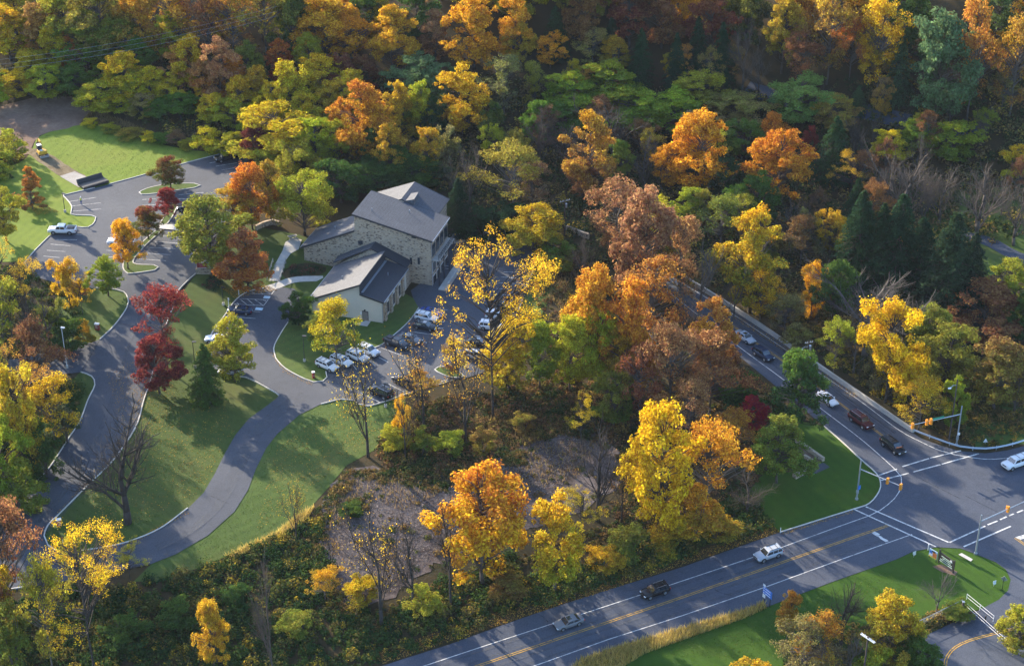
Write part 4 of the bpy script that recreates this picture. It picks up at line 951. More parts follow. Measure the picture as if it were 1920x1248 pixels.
# maroon signs
def wedge_sign(u, v, label, w=.75, hgt=1.5, rz=0.4):
    p = at(u, v); t = thing('entrance_sign', p, rz, label, 'sign')
    MB().box((0, 0, hgt/2-.1), (w, w*.7, hgt), top=(1, 1)).build('sign_body', 'maroon', t, bevel=.03)
    MB().box((0, 0, hgt+.02), (w*1.08, w*.8, .22), top=(1, .7)).build('sign_cap', 'white', t)
    for k in (.35, .55, .75): MB().box((0, -w*.36, hgt*k), (w*.6, .03, .07)).build('lettering', 'white', t)
wedge_sign(112, 987, 'maroon sign box with white top at the lawn tip')
t = MB(); q = at(112, 987)
t.tube((q.x, q.y, q.z-.1), (q.x, q.y, q.z+.28), 1.0, .75, 14); tag(t.build('planting_ring', 'lawn'), 'low green planting ring round the maroon sign box', 'plant bed')
wedge_sign(183, 618, 'maroon sign box with pointed white top by the left curve', .8, 1.3, -.3)
p = at(588, 709); t = thing('hydrant_box', p, .3, 'red standpipe box on the grass tip by the white wagons', 'hydrant')
MB().box((0, 0, .65), (.45, .45, 1.3)).build('box_body', 'maroon', t, bevel=.03); MB().box((0, 0, 1.36), (.55, .55, .14)).build('box_cap', 'white_panel', t); MB().tube((0, -.2, .7), (0, -.36, .7), .1, .1, 8).build('outlet', 'steel', t)
p = at(382, 512); hs = heading(382, 512, 10, 0); t = thing('monument_sign', p, hs, 'maroon and white monument sign on a stone base', 'sign')
MB().box((0, 0, .5), (3.0, 1.0, 1.4)).build('stone_base', 'stone', t)
MB().box((.15, 0, 1.85), (2.7, .35, 1.4)).build('white_frame', 'white', t); MB().box((-.12, -.2, 1.85), (2.1, .12, 1.0)).build('maroon_board', 'maroon', t)
for k, w in ((.25, 1.3), (-.02, 1.0), (-.25, 1.4)): MB().box((-.1, -.27, 1.85+k), (w, .02, .09)).build('lettering', plain('pale_red', (.55, .2, .2)), t)
# blue highway signs
p = at(1437, 1133); hb = heading(1437, 1133, 6, 5.2); t = thing('road_sign', p, hb, 'blue directional road sign with small white plate below', 'sign')
for x in (-.6, .75): MB().box((x, 0, 1.4), (.1, .1, 3.0)).build('post', 'black', t)
for k in range(3):
    MB().box((.1, -.08, 2.9-k*.46), (2.1, .05, .42)).build('sign_board', 'blue', t)
    MB().box((.2, -.115, 2.9-k*.46), (1.2, .02, .12)).build('lettering', 'white', t); MB().box((-.72, -.115, 2.9-k*.46), (.22, .02, .22)).build('arrow_mark', 'white', t)
MB().box((-.65, -.08, 1.35), (.6, .04, .62)).build('small_plate', 'white', t)
MB().box((-.75, -.08, 3.35), (.5, .04, .4)).build('top_plate', 'white', t)
# picture board, park sign, small signs on the oval lawn
p = at(1748, 1050); hb = heading(1748, 1050, 8, 5); t = thing('picture_board', p, hb, 'colourful square board beside the dark park sign', 'sign')
MB().box((0, 0, 1.3), (1.6, .08, 1.5)).build('board', 'paint_b', t)
for c, s, m in (((.35, -.05, 1.2), (.8, .03, .9), 'orange_s'), ((-.45, -.05, 1.5), (.5, .03, .5), 'blue'), ((.1, -.05, 1.75), (.7, .03, .25), 'black'), ((0, -.05, .68), (1.5, .03, .2), 'yellow_s'), ((-.35, -.06, 1.05), (.5, .03, .35), 'white')): MB().box(c, s).build('printed_patch', m, t)
for x in (-.7, .7): MB().box((x, .06, .6), (.1, .1, 1.6)).build('post', 'black', t)
p = at(1773, 1064); hb = heading(1773, 1064, 8, 6); t = thing('park_sign', p, hb, 'dark wooden park sign with pale lettering on the oval lawn', 'sign')
MB().box((0, 0, 1.45), (3.0, .16, 1.6)).build('board', 'brown_s', t)
for x in (-1.6, 1.6): MB().box((x, 0, 1.2), (.22, .22, 2.9 if x < 0 else 2.5)).build('post', 'brown_s', t)
for z, w, x, m in ((1.75, 2.4, .1, 'timber'), (1.45, 1.8, .1, 'timber'), (1.1, 2.6, 0, 'timber'), (.75, 2.8, 0, 'timber')): MB().box((x, -.1, z), (w, .04, .1)).build('lettering', plain('pale_green', (.4, .55, .48)), t)
MB().tube((1.0, -.09, 1.95), (1.0, -.12, 1.95), .22, .22, 12).build('emblem', 'white', t)
for (u, v, lab, m) in ((1713,1044,'small white double plate at the road edge of the oval lawn','white'), (1863,1099,'small pale sign low on the oval lawn','paint_b')):
    p = at(u, v); t = thing('small_sign', p, .5, lab, 'sign'); MB().box((0, 0, .5), (.06, .06, 1.1)).build('post', 'steel', t)
    MB().box((0, -.05, .95), (.62, .04, .45)).build('plate', m, t); MB().box((.1, -.05, .55), (.5, .04, .25)).build('plate', m, t)
p = at(1879, 1105); t = thing('traffic_sign', p, 2.6, 'back of a grey diamond traffic sign at the oval lawn edge', 'sign')
MB().box((0, 0, 1.2), (.07, .07, 2.6)).build('post', 'black', t); MB().box((0, -.06, 2.1), (.75, .04, .75), m=Matrix.Rotation(math.radians(45), 3, 'Y')).build('plate', 'steel', t)
p = at(1463, 999); t = thing('marker_post', p, 0, 'thin white marker post at the start of the corner kerb', 'post'); MB().box((0, 0, .45), (.12, .12, 1.3)).build('post', 'white', t)
p = at(1740, 1031); t = thing('marker_post', p, 0, 'thin white marker post above the colourful board', 'post'); MB().box((0, 0, .55), (.12, .12, 1.3)).build('post', 'white', t)
p = at(118, 1017); t = thing('marker_stake', p, 0, 'thin pale stake with red tape on the lawn tip', 'stake'); MB().box((0, 0, .5), (.07, .07, 1.2)).build('stake', 'white', t); MB().box((0, 0, .95), (.1, .1, .5)).build('red_tape', 'orange_s', t)
p = at(1847, 833); t = thing('warning_sign', p, 0, 'small white triangular sign behind the guardrail', 'sign'); MB().add([(-.4, 0, .5), (.4, 0, .5), (0, 0, 1.3), (-.4, .06, .5), (.4, .06, .5), (0, .06, 1.3)], [(0, 1, 2), (5, 4, 3), (0, 3, 4, 1), (1, 4, 5, 2), (2, 5, 3, 0)]).build('plate', 'white', t); MB().box((0, .05, .3), (.06, .06, .8)).build('post', 'steel', t)
# fence and gate at the lower right
def run_fence(name, pts, label, h, mat, npost, rails, mesh=True):
    a, b = at(*pts[0]), at(*pts[1]); t = thing(name, a, math.atan2(b.y-a.y, b.x-a.x), label, 'fence' if 'fence' in name else 'gate')
    Lf = math.hypot(b.x-a.x, b.y-a.y); dzz = b.z-a.z
    for i in range(npost): MB().tube((Lf*i/(npost-1), 0, dzz*i/(npost-1)-.2), (Lf*i/(npost-1), 0, dzz*i/(npost-1)+h), .05, .05, 6).build('post', mat, t)
    for z in rails: MB().tube((0, 0, z), (Lf, 0, dzz+z), .035, .035, 6).build('rail', mat, t)
    if mesh:
        m = MB(); n = int(Lf/.35)
        for i in range(n):
            m.tube((Lf*i/n, 0, .1+dzz*i/n), (min(Lf, Lf*i/n+h*.8), 0, h-.05+dzz*i/n), .008, .008, 3, False); m.tube((min(Lf, Lf*i/n+h*.8), 0, .1+dzz*i/n), (Lf*i/n, 0, h-.05+dzz*i/n), .008, .008, 3, False)
        m.build('wire_mesh', mat, t)
run_fence('chain_link_fence', [(1712,1184),(1802,1140)], 'chain link fence leading to the gate at lower right', 1.7, 'steel', 6, (1.68,))
run_fence('road_gate', [(1808,1138),(1900,1222)], 'long white barrier gate across the lower right drive', 1.1, 'white', 2, (1.05, .55), False)
run_fence('road_gate', [(1812,1124),(1862,1165)], 'short white swing gate standing open beside the fence', 1.2, 'white', 3, (1.15, .6), False)
p = at(1803, 1150); t = thing('gate_post', p, 0, 'thick dark gate post at the end of the chain link fence', 'post'); MB().box((0, 0, 1.1), (.3, .3, 2.4)).build('post', 'wood_pole', t); MB().box((0, 0, 2.35), (.36, .36, .1)).build('post_cap', 'steel', t)
for (u, v, k) in ((1834,1158,'left'), (1847,1163,'right')):
    p = at(u, v); t = thing('bollard', p, 0, k + ' short dark bollard of two beside the open gate', 'bollard'); MB().tube((0, 0, -.1), (0, 0, .95), .12, .12, 10).build('shaft', 'black', t); MB().tube((0, 0, .95), (0, 0, 1.02), .12, .06, 10).build('cap', 'black', t)
# dumpsters
drape('dumpster_pad', dens(w2([(833,452),(836,432),(858,424),(876,434),(884,449),(866,456),(838,460)])), LW+.1, 'concrete', 1.0, label='pale concrete pad under the dumpsters')
for (u, v, lab) in ((847,446,'dark green dumpster nearest the building'), (866,443,'dark green dumpster farther from the building')):
    p = at(u, v); t = thing('dumpster', (p.x, p.y, p.z+.15), heading(u, v, 10, -1.2), lab, 'dumpster')
    MB().box((0, 0, .75), (1.9, 1.5, 1.3), top=(1.05, 1.12)).build('bin_body', 'bin', t, bevel=.03)
    m = Matrix.Rotation(math.radians(12), 3, 'X'); MB().box((0, .0, 1.55), (2.0, 1.75, .1), m=m).build('lid', 'black', t)
    for s in (-1, 1): MB().box((s*1.08, 0, .95), (.18, .9, .2)).build('fork_pocket', 'bin', t)
    for x in (-.55, 0, .5): MB().box((x, -.82, 1.0), (.3, .05, .22)).build('sticker', 'white' if x < .4 else 'yellow_s', t)
    for x in (-.7, .7): MB().tube((x, -.5, .05), (x, -.4, .05), .09, .09, 8).build('caster', 'rubber', t)
run_fence('guard_fence', [(906,440),(958,441)], 'low steel guardrail at the top edge of the lower lot', .75, 'steel', 5, (.7, .45), False)
# stone garden walls on the triangular lawn
stonewall('stone_wall', [(1492,828),(1520,848),(1544,865)], .8, .5, 'long low stone wall of the corner garden')
stonewall('stone_wall', [(1508,858),(1518,864),(1526,869)], .7, .45, 'short middle stone wall of the corner garden')
stonewall('stone_wall', [(1489,896),(1502,889),(1515,884)], .8, .9, 'rough stone wall at the front of the corner garden')
drape('mulch_bed', dens(w2([(1494,832),(1540,866),(1526,870),(1490,846)])), LW+.04, 'soil', 1.0, label='reddish planting bed between the corner garden walls')
drape('paved_patio', dens(w2([(1506,872),(1545,868),(1556,876),(1530,888),(1504,892)])), LW+.05, 'drive', 1.0, label='dark paved patch in front of the corner garden walls')
drape('mulch_bed', dens(smooth2(w2([(1748,1062),(1765,1058),(1795,1072),(1790,1079),(1765,1072)]), True)), LW+.04, 'soil', 1.0, label='dark mulch bed under the park sign')
# footbridge slab / stepping stone on oval lawn
drape('stone_slab', dens(w2([(1797,1040),(1803,1037),(1824,1049),(1820,1053)])), LW+.08, 'concrete', 1.0, label='narrow grey stone slab set in the oval lawn')
# overhead wires in the upper left
def wire(a, za, b, zb, label):
    p = Vector((*at_z(*a, za), za)); q = Vector((*at_z(*b, zb), zb)); m = MB(); pts = []
    for i in range(25):
        t = i/24; r = p.lerp(q, t); r.z -= 2.5*4*t*(1-t); pts.append(r)
    m.path(pts, [.016]*25, 4); tag(m.build('power_line', 'steel'), label, 'cable', 'overhead cables')
for i in range(3): wire((-200, 128+i*9), 22, (520, 12+i*9), 34, ['topmost', 'middle', 'lowest'][i] + ' of the overhead cables crossing the upper left trees')
# ------------------------------------------------------------------ trees
def leaf_mesh(name, C, N, S, mixf, rnd, mat, aspect=.62, rs=None):
    rs = rs or np.random.RandomState(1); n = len(C)
    N = N / (np.linalg.norm(N, axis=1, keepdims=True) + 1e-9)
    r = rs.normal(size=(n, 3)); T = np.cross(N, r); T /= np.linalg.norm(T, axis=1, keepdims=True) + 1e-9
    B = np.cross(N, T); s = S[:, None]
    V = np.stack([C + T*s, C + B*s*aspect + N*s*.12, C - T*s, C - B*s*aspect + N*s*.12], 1).reshape(-1, 3)
    me = bpy.data.meshes.new(name)
    me.vertices.add(4*n); me.vertices.foreach_set('co', V.astype(np.float32).ravel())
    me.loops.add(4*n); me.loops.foreach_set('vertex_index', np.arange(4*n, dtype=np.int32))
    me.polygons.add(n); me.polygons.foreach_set('loop_start', np.arange(0, 4*n, 4, dtype=np.int32)); me.polygons.foreach_set('loop_total', np.full(n, 4, np.int32))
    for nm, arr in (('mixf', mixf), ('rnd', rnd)):
        a = me.attributes.new(nm, 'FLOAT', 'FACE'); a.data.foreach_set('value', np.clip(arr, 0, 1).astype(np.float32))
    me.update(calc_edges=True); me.materials.append(M[mat] if isinstance(mat, str) else mat); return me
def clump_leaves(rs, cen, rad, n, shell=.55):
    d = rs.normal(size=(n, 3)); d /= np.linalg.norm(d, axis=1, keepdims=True)
    rr = (shell + (1-shell)*rs.rand(n))**.8
    k = rs.rand(n) < .14; rr[k] *= rs.uniform(1.05, 1.5, k.sum())
    return cen + d*rr[:, None]*rad, d
TH, TW = 14.0, 10.0
SP = {  # crown base fraction, envelope, clumps, leaves per clump, clump radius, leaf size, trunk radius, bark, boughs
 'round':  dict(cb=.14, env=lambda t: math.sin(math.pi*min(1, .12+.80*t))**.72, nc=180, nl=98, cr=.78, ls=.17, tr=.24, bark='bark', nb=20, bs=1.25),
 'dense':  dict(cb=.15, env=lambda t: (math.sin(math.pi*(.13+.80*t))**.72)*(1-.08*t), nc=215, nl=85, cr=.74, ls=.165, tr=.22, bark='bark', nb=40, bs=.95),
 'tall':   dict(cb=.10, env=lambda t: (math.sin(math.pi*(.10+.82*t))**.7)*(1-.15*t), nc=185, nl=95, cr=.76, ls=.17, tr=.22, bark='bark', nb=22, bs=1.2),
 'broad':  dict(cb=.28, env=lambda t: math.sin(math.pi*(.22+.66*t))**.6, nc=165, nl=100, cr=.85, ls=.18, tr=.26, bark='bark', flat=.45, nb=18, bs=1.3),
 'thin':   dict(cb=.18, env=lambda t: math.sin(math.pi*(.12+.8*t))**.8, nc=150, nl=52, cr=.8, ls=.15, tr=.18, bark='bark_l', limbs=1.2, nb=18, bs=1.25),
 'sparse': dict(cb=.34, env=lambda t: math.sin(math.pi*(.20+.66*t))**.6, nc=115, nl=72, cr=.6, ls=.068, tr=.13, bark='bark_d', limbs=1.0, nb=16, bs=1.2),
 'vine':   dict(cb=.02, env=lambda t: .4+.5*math.sin(math.pi*(.1+.75*t)), nc=150, nl=98, cr=.7, ls=.17, tr=.2, bark='bark_d', tall=2.0, nb=18, bs=1.1),
 'cone':   dict(cb=.10, env=lambda t: (1-t)**.85*.96+.05, nc=210, nl=75, cr=.6, ls=.16, tr=.16, bark='bark', flat=.45, nb=60, bs=.5),
 'willow': dict(cb=.08, env=lambda t: math.sin(math.pi*(.24+.64*t))**.55, nc=170, nl=98, cr=.7, ls=.15, tr=.24, bark='bark', tall=1.8, nb=20, bs=1.2),
 'shrub':  dict(cb=.0, env=lambda t: math.sin(math.pi*(.3+.62*t))**.6, nc=95, nl=95, cr=1.05, ls=.24, tr=.1, bark='bark', stems=5, nb=12, bs=1.5),
}
def make_crown(kind, seed):
    d = SP[kind]; rs = np.random.RandomState(seed); rnd = random.Random(seed)
    az = [rnd.uniform(0, 6.28) for _ in range(4)]; am = [rnd.uniform(.06, .2) for _ in range(4)]
    cb = d['cb']*TH; ch = TH - cb; cl = []
    tries = 0; boughs = []
    def env_at(t, a): return d['env'](t)*TW/2*(1 + sum(m*math.sin((k+1)*a + p + (2+k)*3*t) for k, (m, p) in enumerate(zip(am, az))))
    while len(boughs) < d.get('nb', 17) and tries < 900:
        tries += 1
        t = rnd.random()**.85; a = rnd.uniform(0, 6.28); R = env_at(t, a)
        if R < .25: continue
        r = max(0, R - d.get('bs', 1.0)*.8)*(math.sqrt(rnd.random()) if rnd.random() < .25 else rnd.uniform(.75, 1.05))
        b = np.array([r*math.cos(a), r*math.sin(a), cb + t*ch*.95])
        if any(np.linalg.norm((b-o)*np.array([1, 1, 1.2])) < d.get('bs', 1.0)*1.25 for o, _ in boughs): continue
        boughs.append((b, rnd.random()))
    tries = 0
    while len(cl) < d['nc'] and tries < 6000:
        tries += 1
        b, bq = boughs[rnd.randrange(len(boughs))]; sg = d.get('bs', 1.0)*.72
        c = b + np.array([rnd.gauss(0, sg), rnd.gauss(0, sg), rnd.gauss(0, sg*.62)])
        t = (c[2]-cb)/(ch*.97)
        if not 0 <= t <= 1: continue
        r = math.hypot(c[0], c[1]); R = env_at(t, math.atan2(c[1], c[0]))
        if r > R*1.04: continue
        if any(np.linalg.norm(c-o) < d['cr']*.5 for o, _, _ in cl): continue
        s = d['cr']*rnd.choice((.6, .8, .9, 1.05, 1.3)); fl = d.get('flat', .7); tl = d.get('tall', 1)
        cl.append((c, np.array([s, s, s*fl*tl]), .35*rnd.random() + .65*bq))
    C, N, mx = [], [], []
    for c, rad, q in cl:
        n = int(d['nl'] * (rad[0]/d['cr'])**2 * rnd.uniform(.75, 1.25)); p, nn = clump_leaves(rs, c, rad, n, .45)
        hf = (c[2]-cb)/ch
        out = c*np.array([1, 1, .4]); out = out/(np.linalg.norm(out)+1e-6)
        C.append(p); N.append(nn*.75 + np.array([0, 0, .35]) + out*.3 + rs.normal(size=nn.shape)*.45)
        mx.append(np.clip(.5*q + .55*hf - .08 + rs.normal(size=n)*.13, 0, 1))
    C = np.concatenate(C); N = np.concatenate(N); mx = np.concatenate(mx)
    S = d['ls']*rs.uniform(.7, 1.3, len(C))
    crown = leaf_mesh('crown', C, N, S, mx, rs.rand(len(C)), 'leaf', rs=rs)
    tk = MB(); tr = d['tr']
    top = TH*.8; kn = 6; ax = []
    lx, ly = rnd.uniform(-.5, .5), rnd.uniform(-.5, .5)
    for i in range(kn+1):
        f = i/kn; ax.append(Vector((lx*f + rnd.uniform(-.12, .12)*(i > 0), ly*f + rnd.uniform(-.12, .12)*(i > 0), -.4 + (top+.4)*f)))
    if d.get('stems'):
        for k in range(d['stems']):
            a = rnd.uniform(0, 6.28); tk.path([(.15*math.cos(a), .15*math.sin(a), -.3), (1.2*math.cos(a), 1.2*math.sin(a), 5), (2.2*math.cos(a), 2.2*math.sin(a), 10)], [.14, .1, .04], 5)
    else:
        tk.tube(ax[0], ax[0].lerp(ax[1], .25), tr*1.5, tr*1.08, 8)
        tk.path([ax[0].lerp(ax[1], .25)] + ax[1:], [tr*1.08] + [tr*(1-.85*(i/kn)**1.1) for i in range(1, kn+1)], 7)
        lim = d.get('limbs', 1.0)
        for c, rad, q in cl:
            e = Vector(c); rr = math.hypot(e.x, e.y); zs = max(TH*d['cb']*.75+.6, min(e.z - .45*rr - .6, top*.96))
            f = (zs+.4)/(top+.4); i = min(kn-1, int(f*kn)); s0 = ax[i].lerp(ax[i+1], f*kn-i)
            mid = s0.lerp(e, .5) + Vector((rnd.uniform(-.4, .4), rnd.uniform(-.4, .4), rnd.uniform(-.1, .5)))
            r0 = .05*lim*rnd.uniform(.6, 1.2)+.02*rr/5
            tk.path([s0, mid, e], [r0, r0*.65, r0*.25], 3, False)
            if lim > 1.4:
                for _ in range(3): tk.tube(mid.lerp(e, rnd.uniform(.2, .9)), e + Vector((rnd.uniform(-1.2, 1.2), rnd.uniform(-1.2, 1.2), rnd.uniform(-.4, 1.1))), r0*.4, r0*.15, 3, False)
    return crown, tk.mesh('trunk', d['bark'], True)
def make_spruce(seed):
    rs = np.random.RandomState(seed); rnd = random.Random(seed); C, N, mx = [], [], []
    tk = MB().tube((0, 0, -.3), (0, 0, TH*.97), .24, .03, 7)
    for i in range(34):
        f = i/33; z = .5 + f*(TH-.8); R = (TW/2)*(1-f)**.68*(.75+.25*min(1, f*5)) + .15; nb = int(6 + 6*(1-f))
        for k in range(nb):
            a = rnd.uniform(0, 6.28); L = R*rnd.uniform(.72, 1.08); n = int(18 + 40*L/5*1.5)
            s = rs.rand(n)**.7; w = .2 + .42*(1-s)*L/3 + .12
            off = rs.normal(size=n)*w*.6; droop = -.28*L*s**1.6 + rs.normal(size=n)*.1 - rs.rand(n)*.22
            x = s*L; px = x*math.cos(a) - off*math.sin(a); py = x*math.sin(a) + off*math.cos(a)
            C.append(np.stack([px, py, z + droop], 1)); N.append(np.stack([math.cos(a)*.55+rs.normal(size=n)*.35, math.sin(a)*.55+rs.normal(size=n)*.35, np.full(n, .7)], 1)); mx.append(np.clip(.25 + .5*rs.rand(n)*rnd.random() + .3*s, 0, 1))
            if f < .6: tk.tube((0, 0, z), (L*.8*math.cos(a), L*.8*math.sin(a), z-.2*L*.6), .05, .015, 3, False)
    C = np.concatenate(C); N = np.concatenate(N); mx = np.concatenate(mx)
    return leaf_mesh('crown', C, N, .2*rs.uniform(.7, 1.3, len(C)), mx, rs.rand(len(C)), 'leaf', .38, rs), tk.mesh('trunk', 'bark', True)
def make_bare(seed, bark, spread=1.0, twig=1.0, leaves=0, high=.3):
    rnd = random.Random(seed); rs = np.random.RandomState(seed); tk = MB(); br = MB(); tips = []
    def grow(p, d, L, r, lev):
        n = 3; pts = [p]; q = p
        for i in range(n):
            d = (d + Vector((rnd.uniform(-.2, .2), rnd.uniform(-.2, .2), rnd.uniform(-.02, .2)))*(.7 if lev else .25)).normalized(); q = q + d*(L/n); pts.append(q)
        rs_ = [r*(1-.5*i/n) for i in range(n+1)]
        (tk if lev < 1 else br).path(pts, rs_, 7 if lev == 0 else 4 if lev < 3 else 3, lev < 2)
        if lev >= 4 or L < .5: tips.append(q); return
        k = {0: 5, 1: 5, 2: 5, 3: 5}[lev]
        for i in range(k + (1 if rnd.random() < .5 else 0)):
            f = rnd.uniform(.35, 1) if i else 1; b = pts[min(n, int(f*n))]
            ang = rnd.uniform(.35, .95)*spread if i else rnd.uniform(.1, .4); az = rnd.uniform(0, 6.28)
            u = d.orthogonal().normalized(); u.rotate(Quaternion(d, az)); nd = (d*math.cos(ang) + u*math.sin(ang)).normalized()
            nd = (nd + Vector((0, 0, .12))).normalized()
            grow(b, nd, L*rnd.uniform(.55, .8)*(.9 if lev else 1.05), r*.5*rnd.uniform(.7, 1.0)*(.55 if i else .9)/.6, lev+1)
    grow(Vector((0, 0, -.3)), Vector((0, 0, 1)), TH*high, .3*twig, 0)
    zmax = max(t.z for t in tips); k = TH/zmax
    rmax = sorted(math.hypot(t.x, t.y) for t in tips)[int(len(tips)*.96)]; kx = TW/2/rmax
    for mb in (tk, br): mb.v = [(x*kx, y*kx, z*k) for x, y, z in mb.v]
    lf = None
    if leaves:
        T = np.array([(t.x*kx, t.y*kx, t.z*k) for t in tips]); sel = T[rs.randint(0, len(T), leaves)] + rs.normal(size=(leaves, 3))*.22
        lf = leaf_mesh('crown', sel, rs.normal(size=(leaves, 3)) + np.array([0, 0, .5]), .085*rs.uniform(.7, 1.3, leaves), rs.rand(leaves), rs.rand(leaves), 'leaf', rs=rs)
    return br.mesh('branches', bark, True), tk.mesh('trunk', bark, True), lf
PROTOS = {}
for kind, cnt in (('dense', 4), ('round', 4), ('tall', 4), ('broad', 3), ('thin', 4), ('sparse', 3), ('vine', 2), ('cone', 1), ('willow', 2), ('shrub', 3)):
    PROTOS[kind] = [make_crown(kind, 100*len(PROTOS) + k) for k in range(cnt)]
PROTOS['spruce'] = [make_spruce(900 + k) for k in range(3)]
PROTOS['bare'] = [make_bare(40 + k, 'bark_l', 1.0, .6) for k in range(3)]
PROTOS['biglimb'] = [make_bare(93, 'bark_d', 1.25, 1.25, 0, .36)]
PROTOS['baredark'] = [make_bare(60 + k, 'bark_d', 1.25, .85) for k in range(2)]
PROTOS['baregrey'] = [make_bare(70 + k, 'bark', 1.0, .6) for k in range(2)]
PROTOS['nearbare'] = [make_bare(80 + k, 'bark_d', 1.1, .55, 620) for k in range(2)]

C_ = dict(Y=(.64, .40, .02), YG=(.36, .37, .03), G=(.11, .18, .028), DG=(.035, .075, .03), LG=(.2, .27, .07), OG=(.58, .31, .028), O=(.52, .20, .03), R=(.27, .042, .036),
  DR=(.16, .036, .03), BR=(.25, .115, .05), PK=(.40, .22, .10), OL=(.27, .24, .04), BG=(.12, .20, .078), SP=(.026, .054, .024), CR=(.36, .022, .05), GY=(.19, .16, .10))
CN = dict(Y='golden yellow', YG='yellow green', G='green', DG='dark green', LG='pale green', OG='golden orange', O='orange', R='red', DR='dark red', BR='rust brown', PK='tan pink', OL='olive', BG='blue green', SP='deep green', CR='crimson', GY='grey brown')
FORM = dict(dense='full crowned tree', round='round crowned tree', tall='tall oval tree', broad='broad spreading tree', thin='thinly leaved tree', sparse='open branched tree', vine='vine draped tree', cone='conical tree', willow='weeping tree', shrub='bushy shrub', spruce='spruce', bare='leafless pale tree', baredark='leafless dark tree', baregrey='leafless grey tree', nearbare='almost bare tree', biglimb='leafless dark spreading tree')
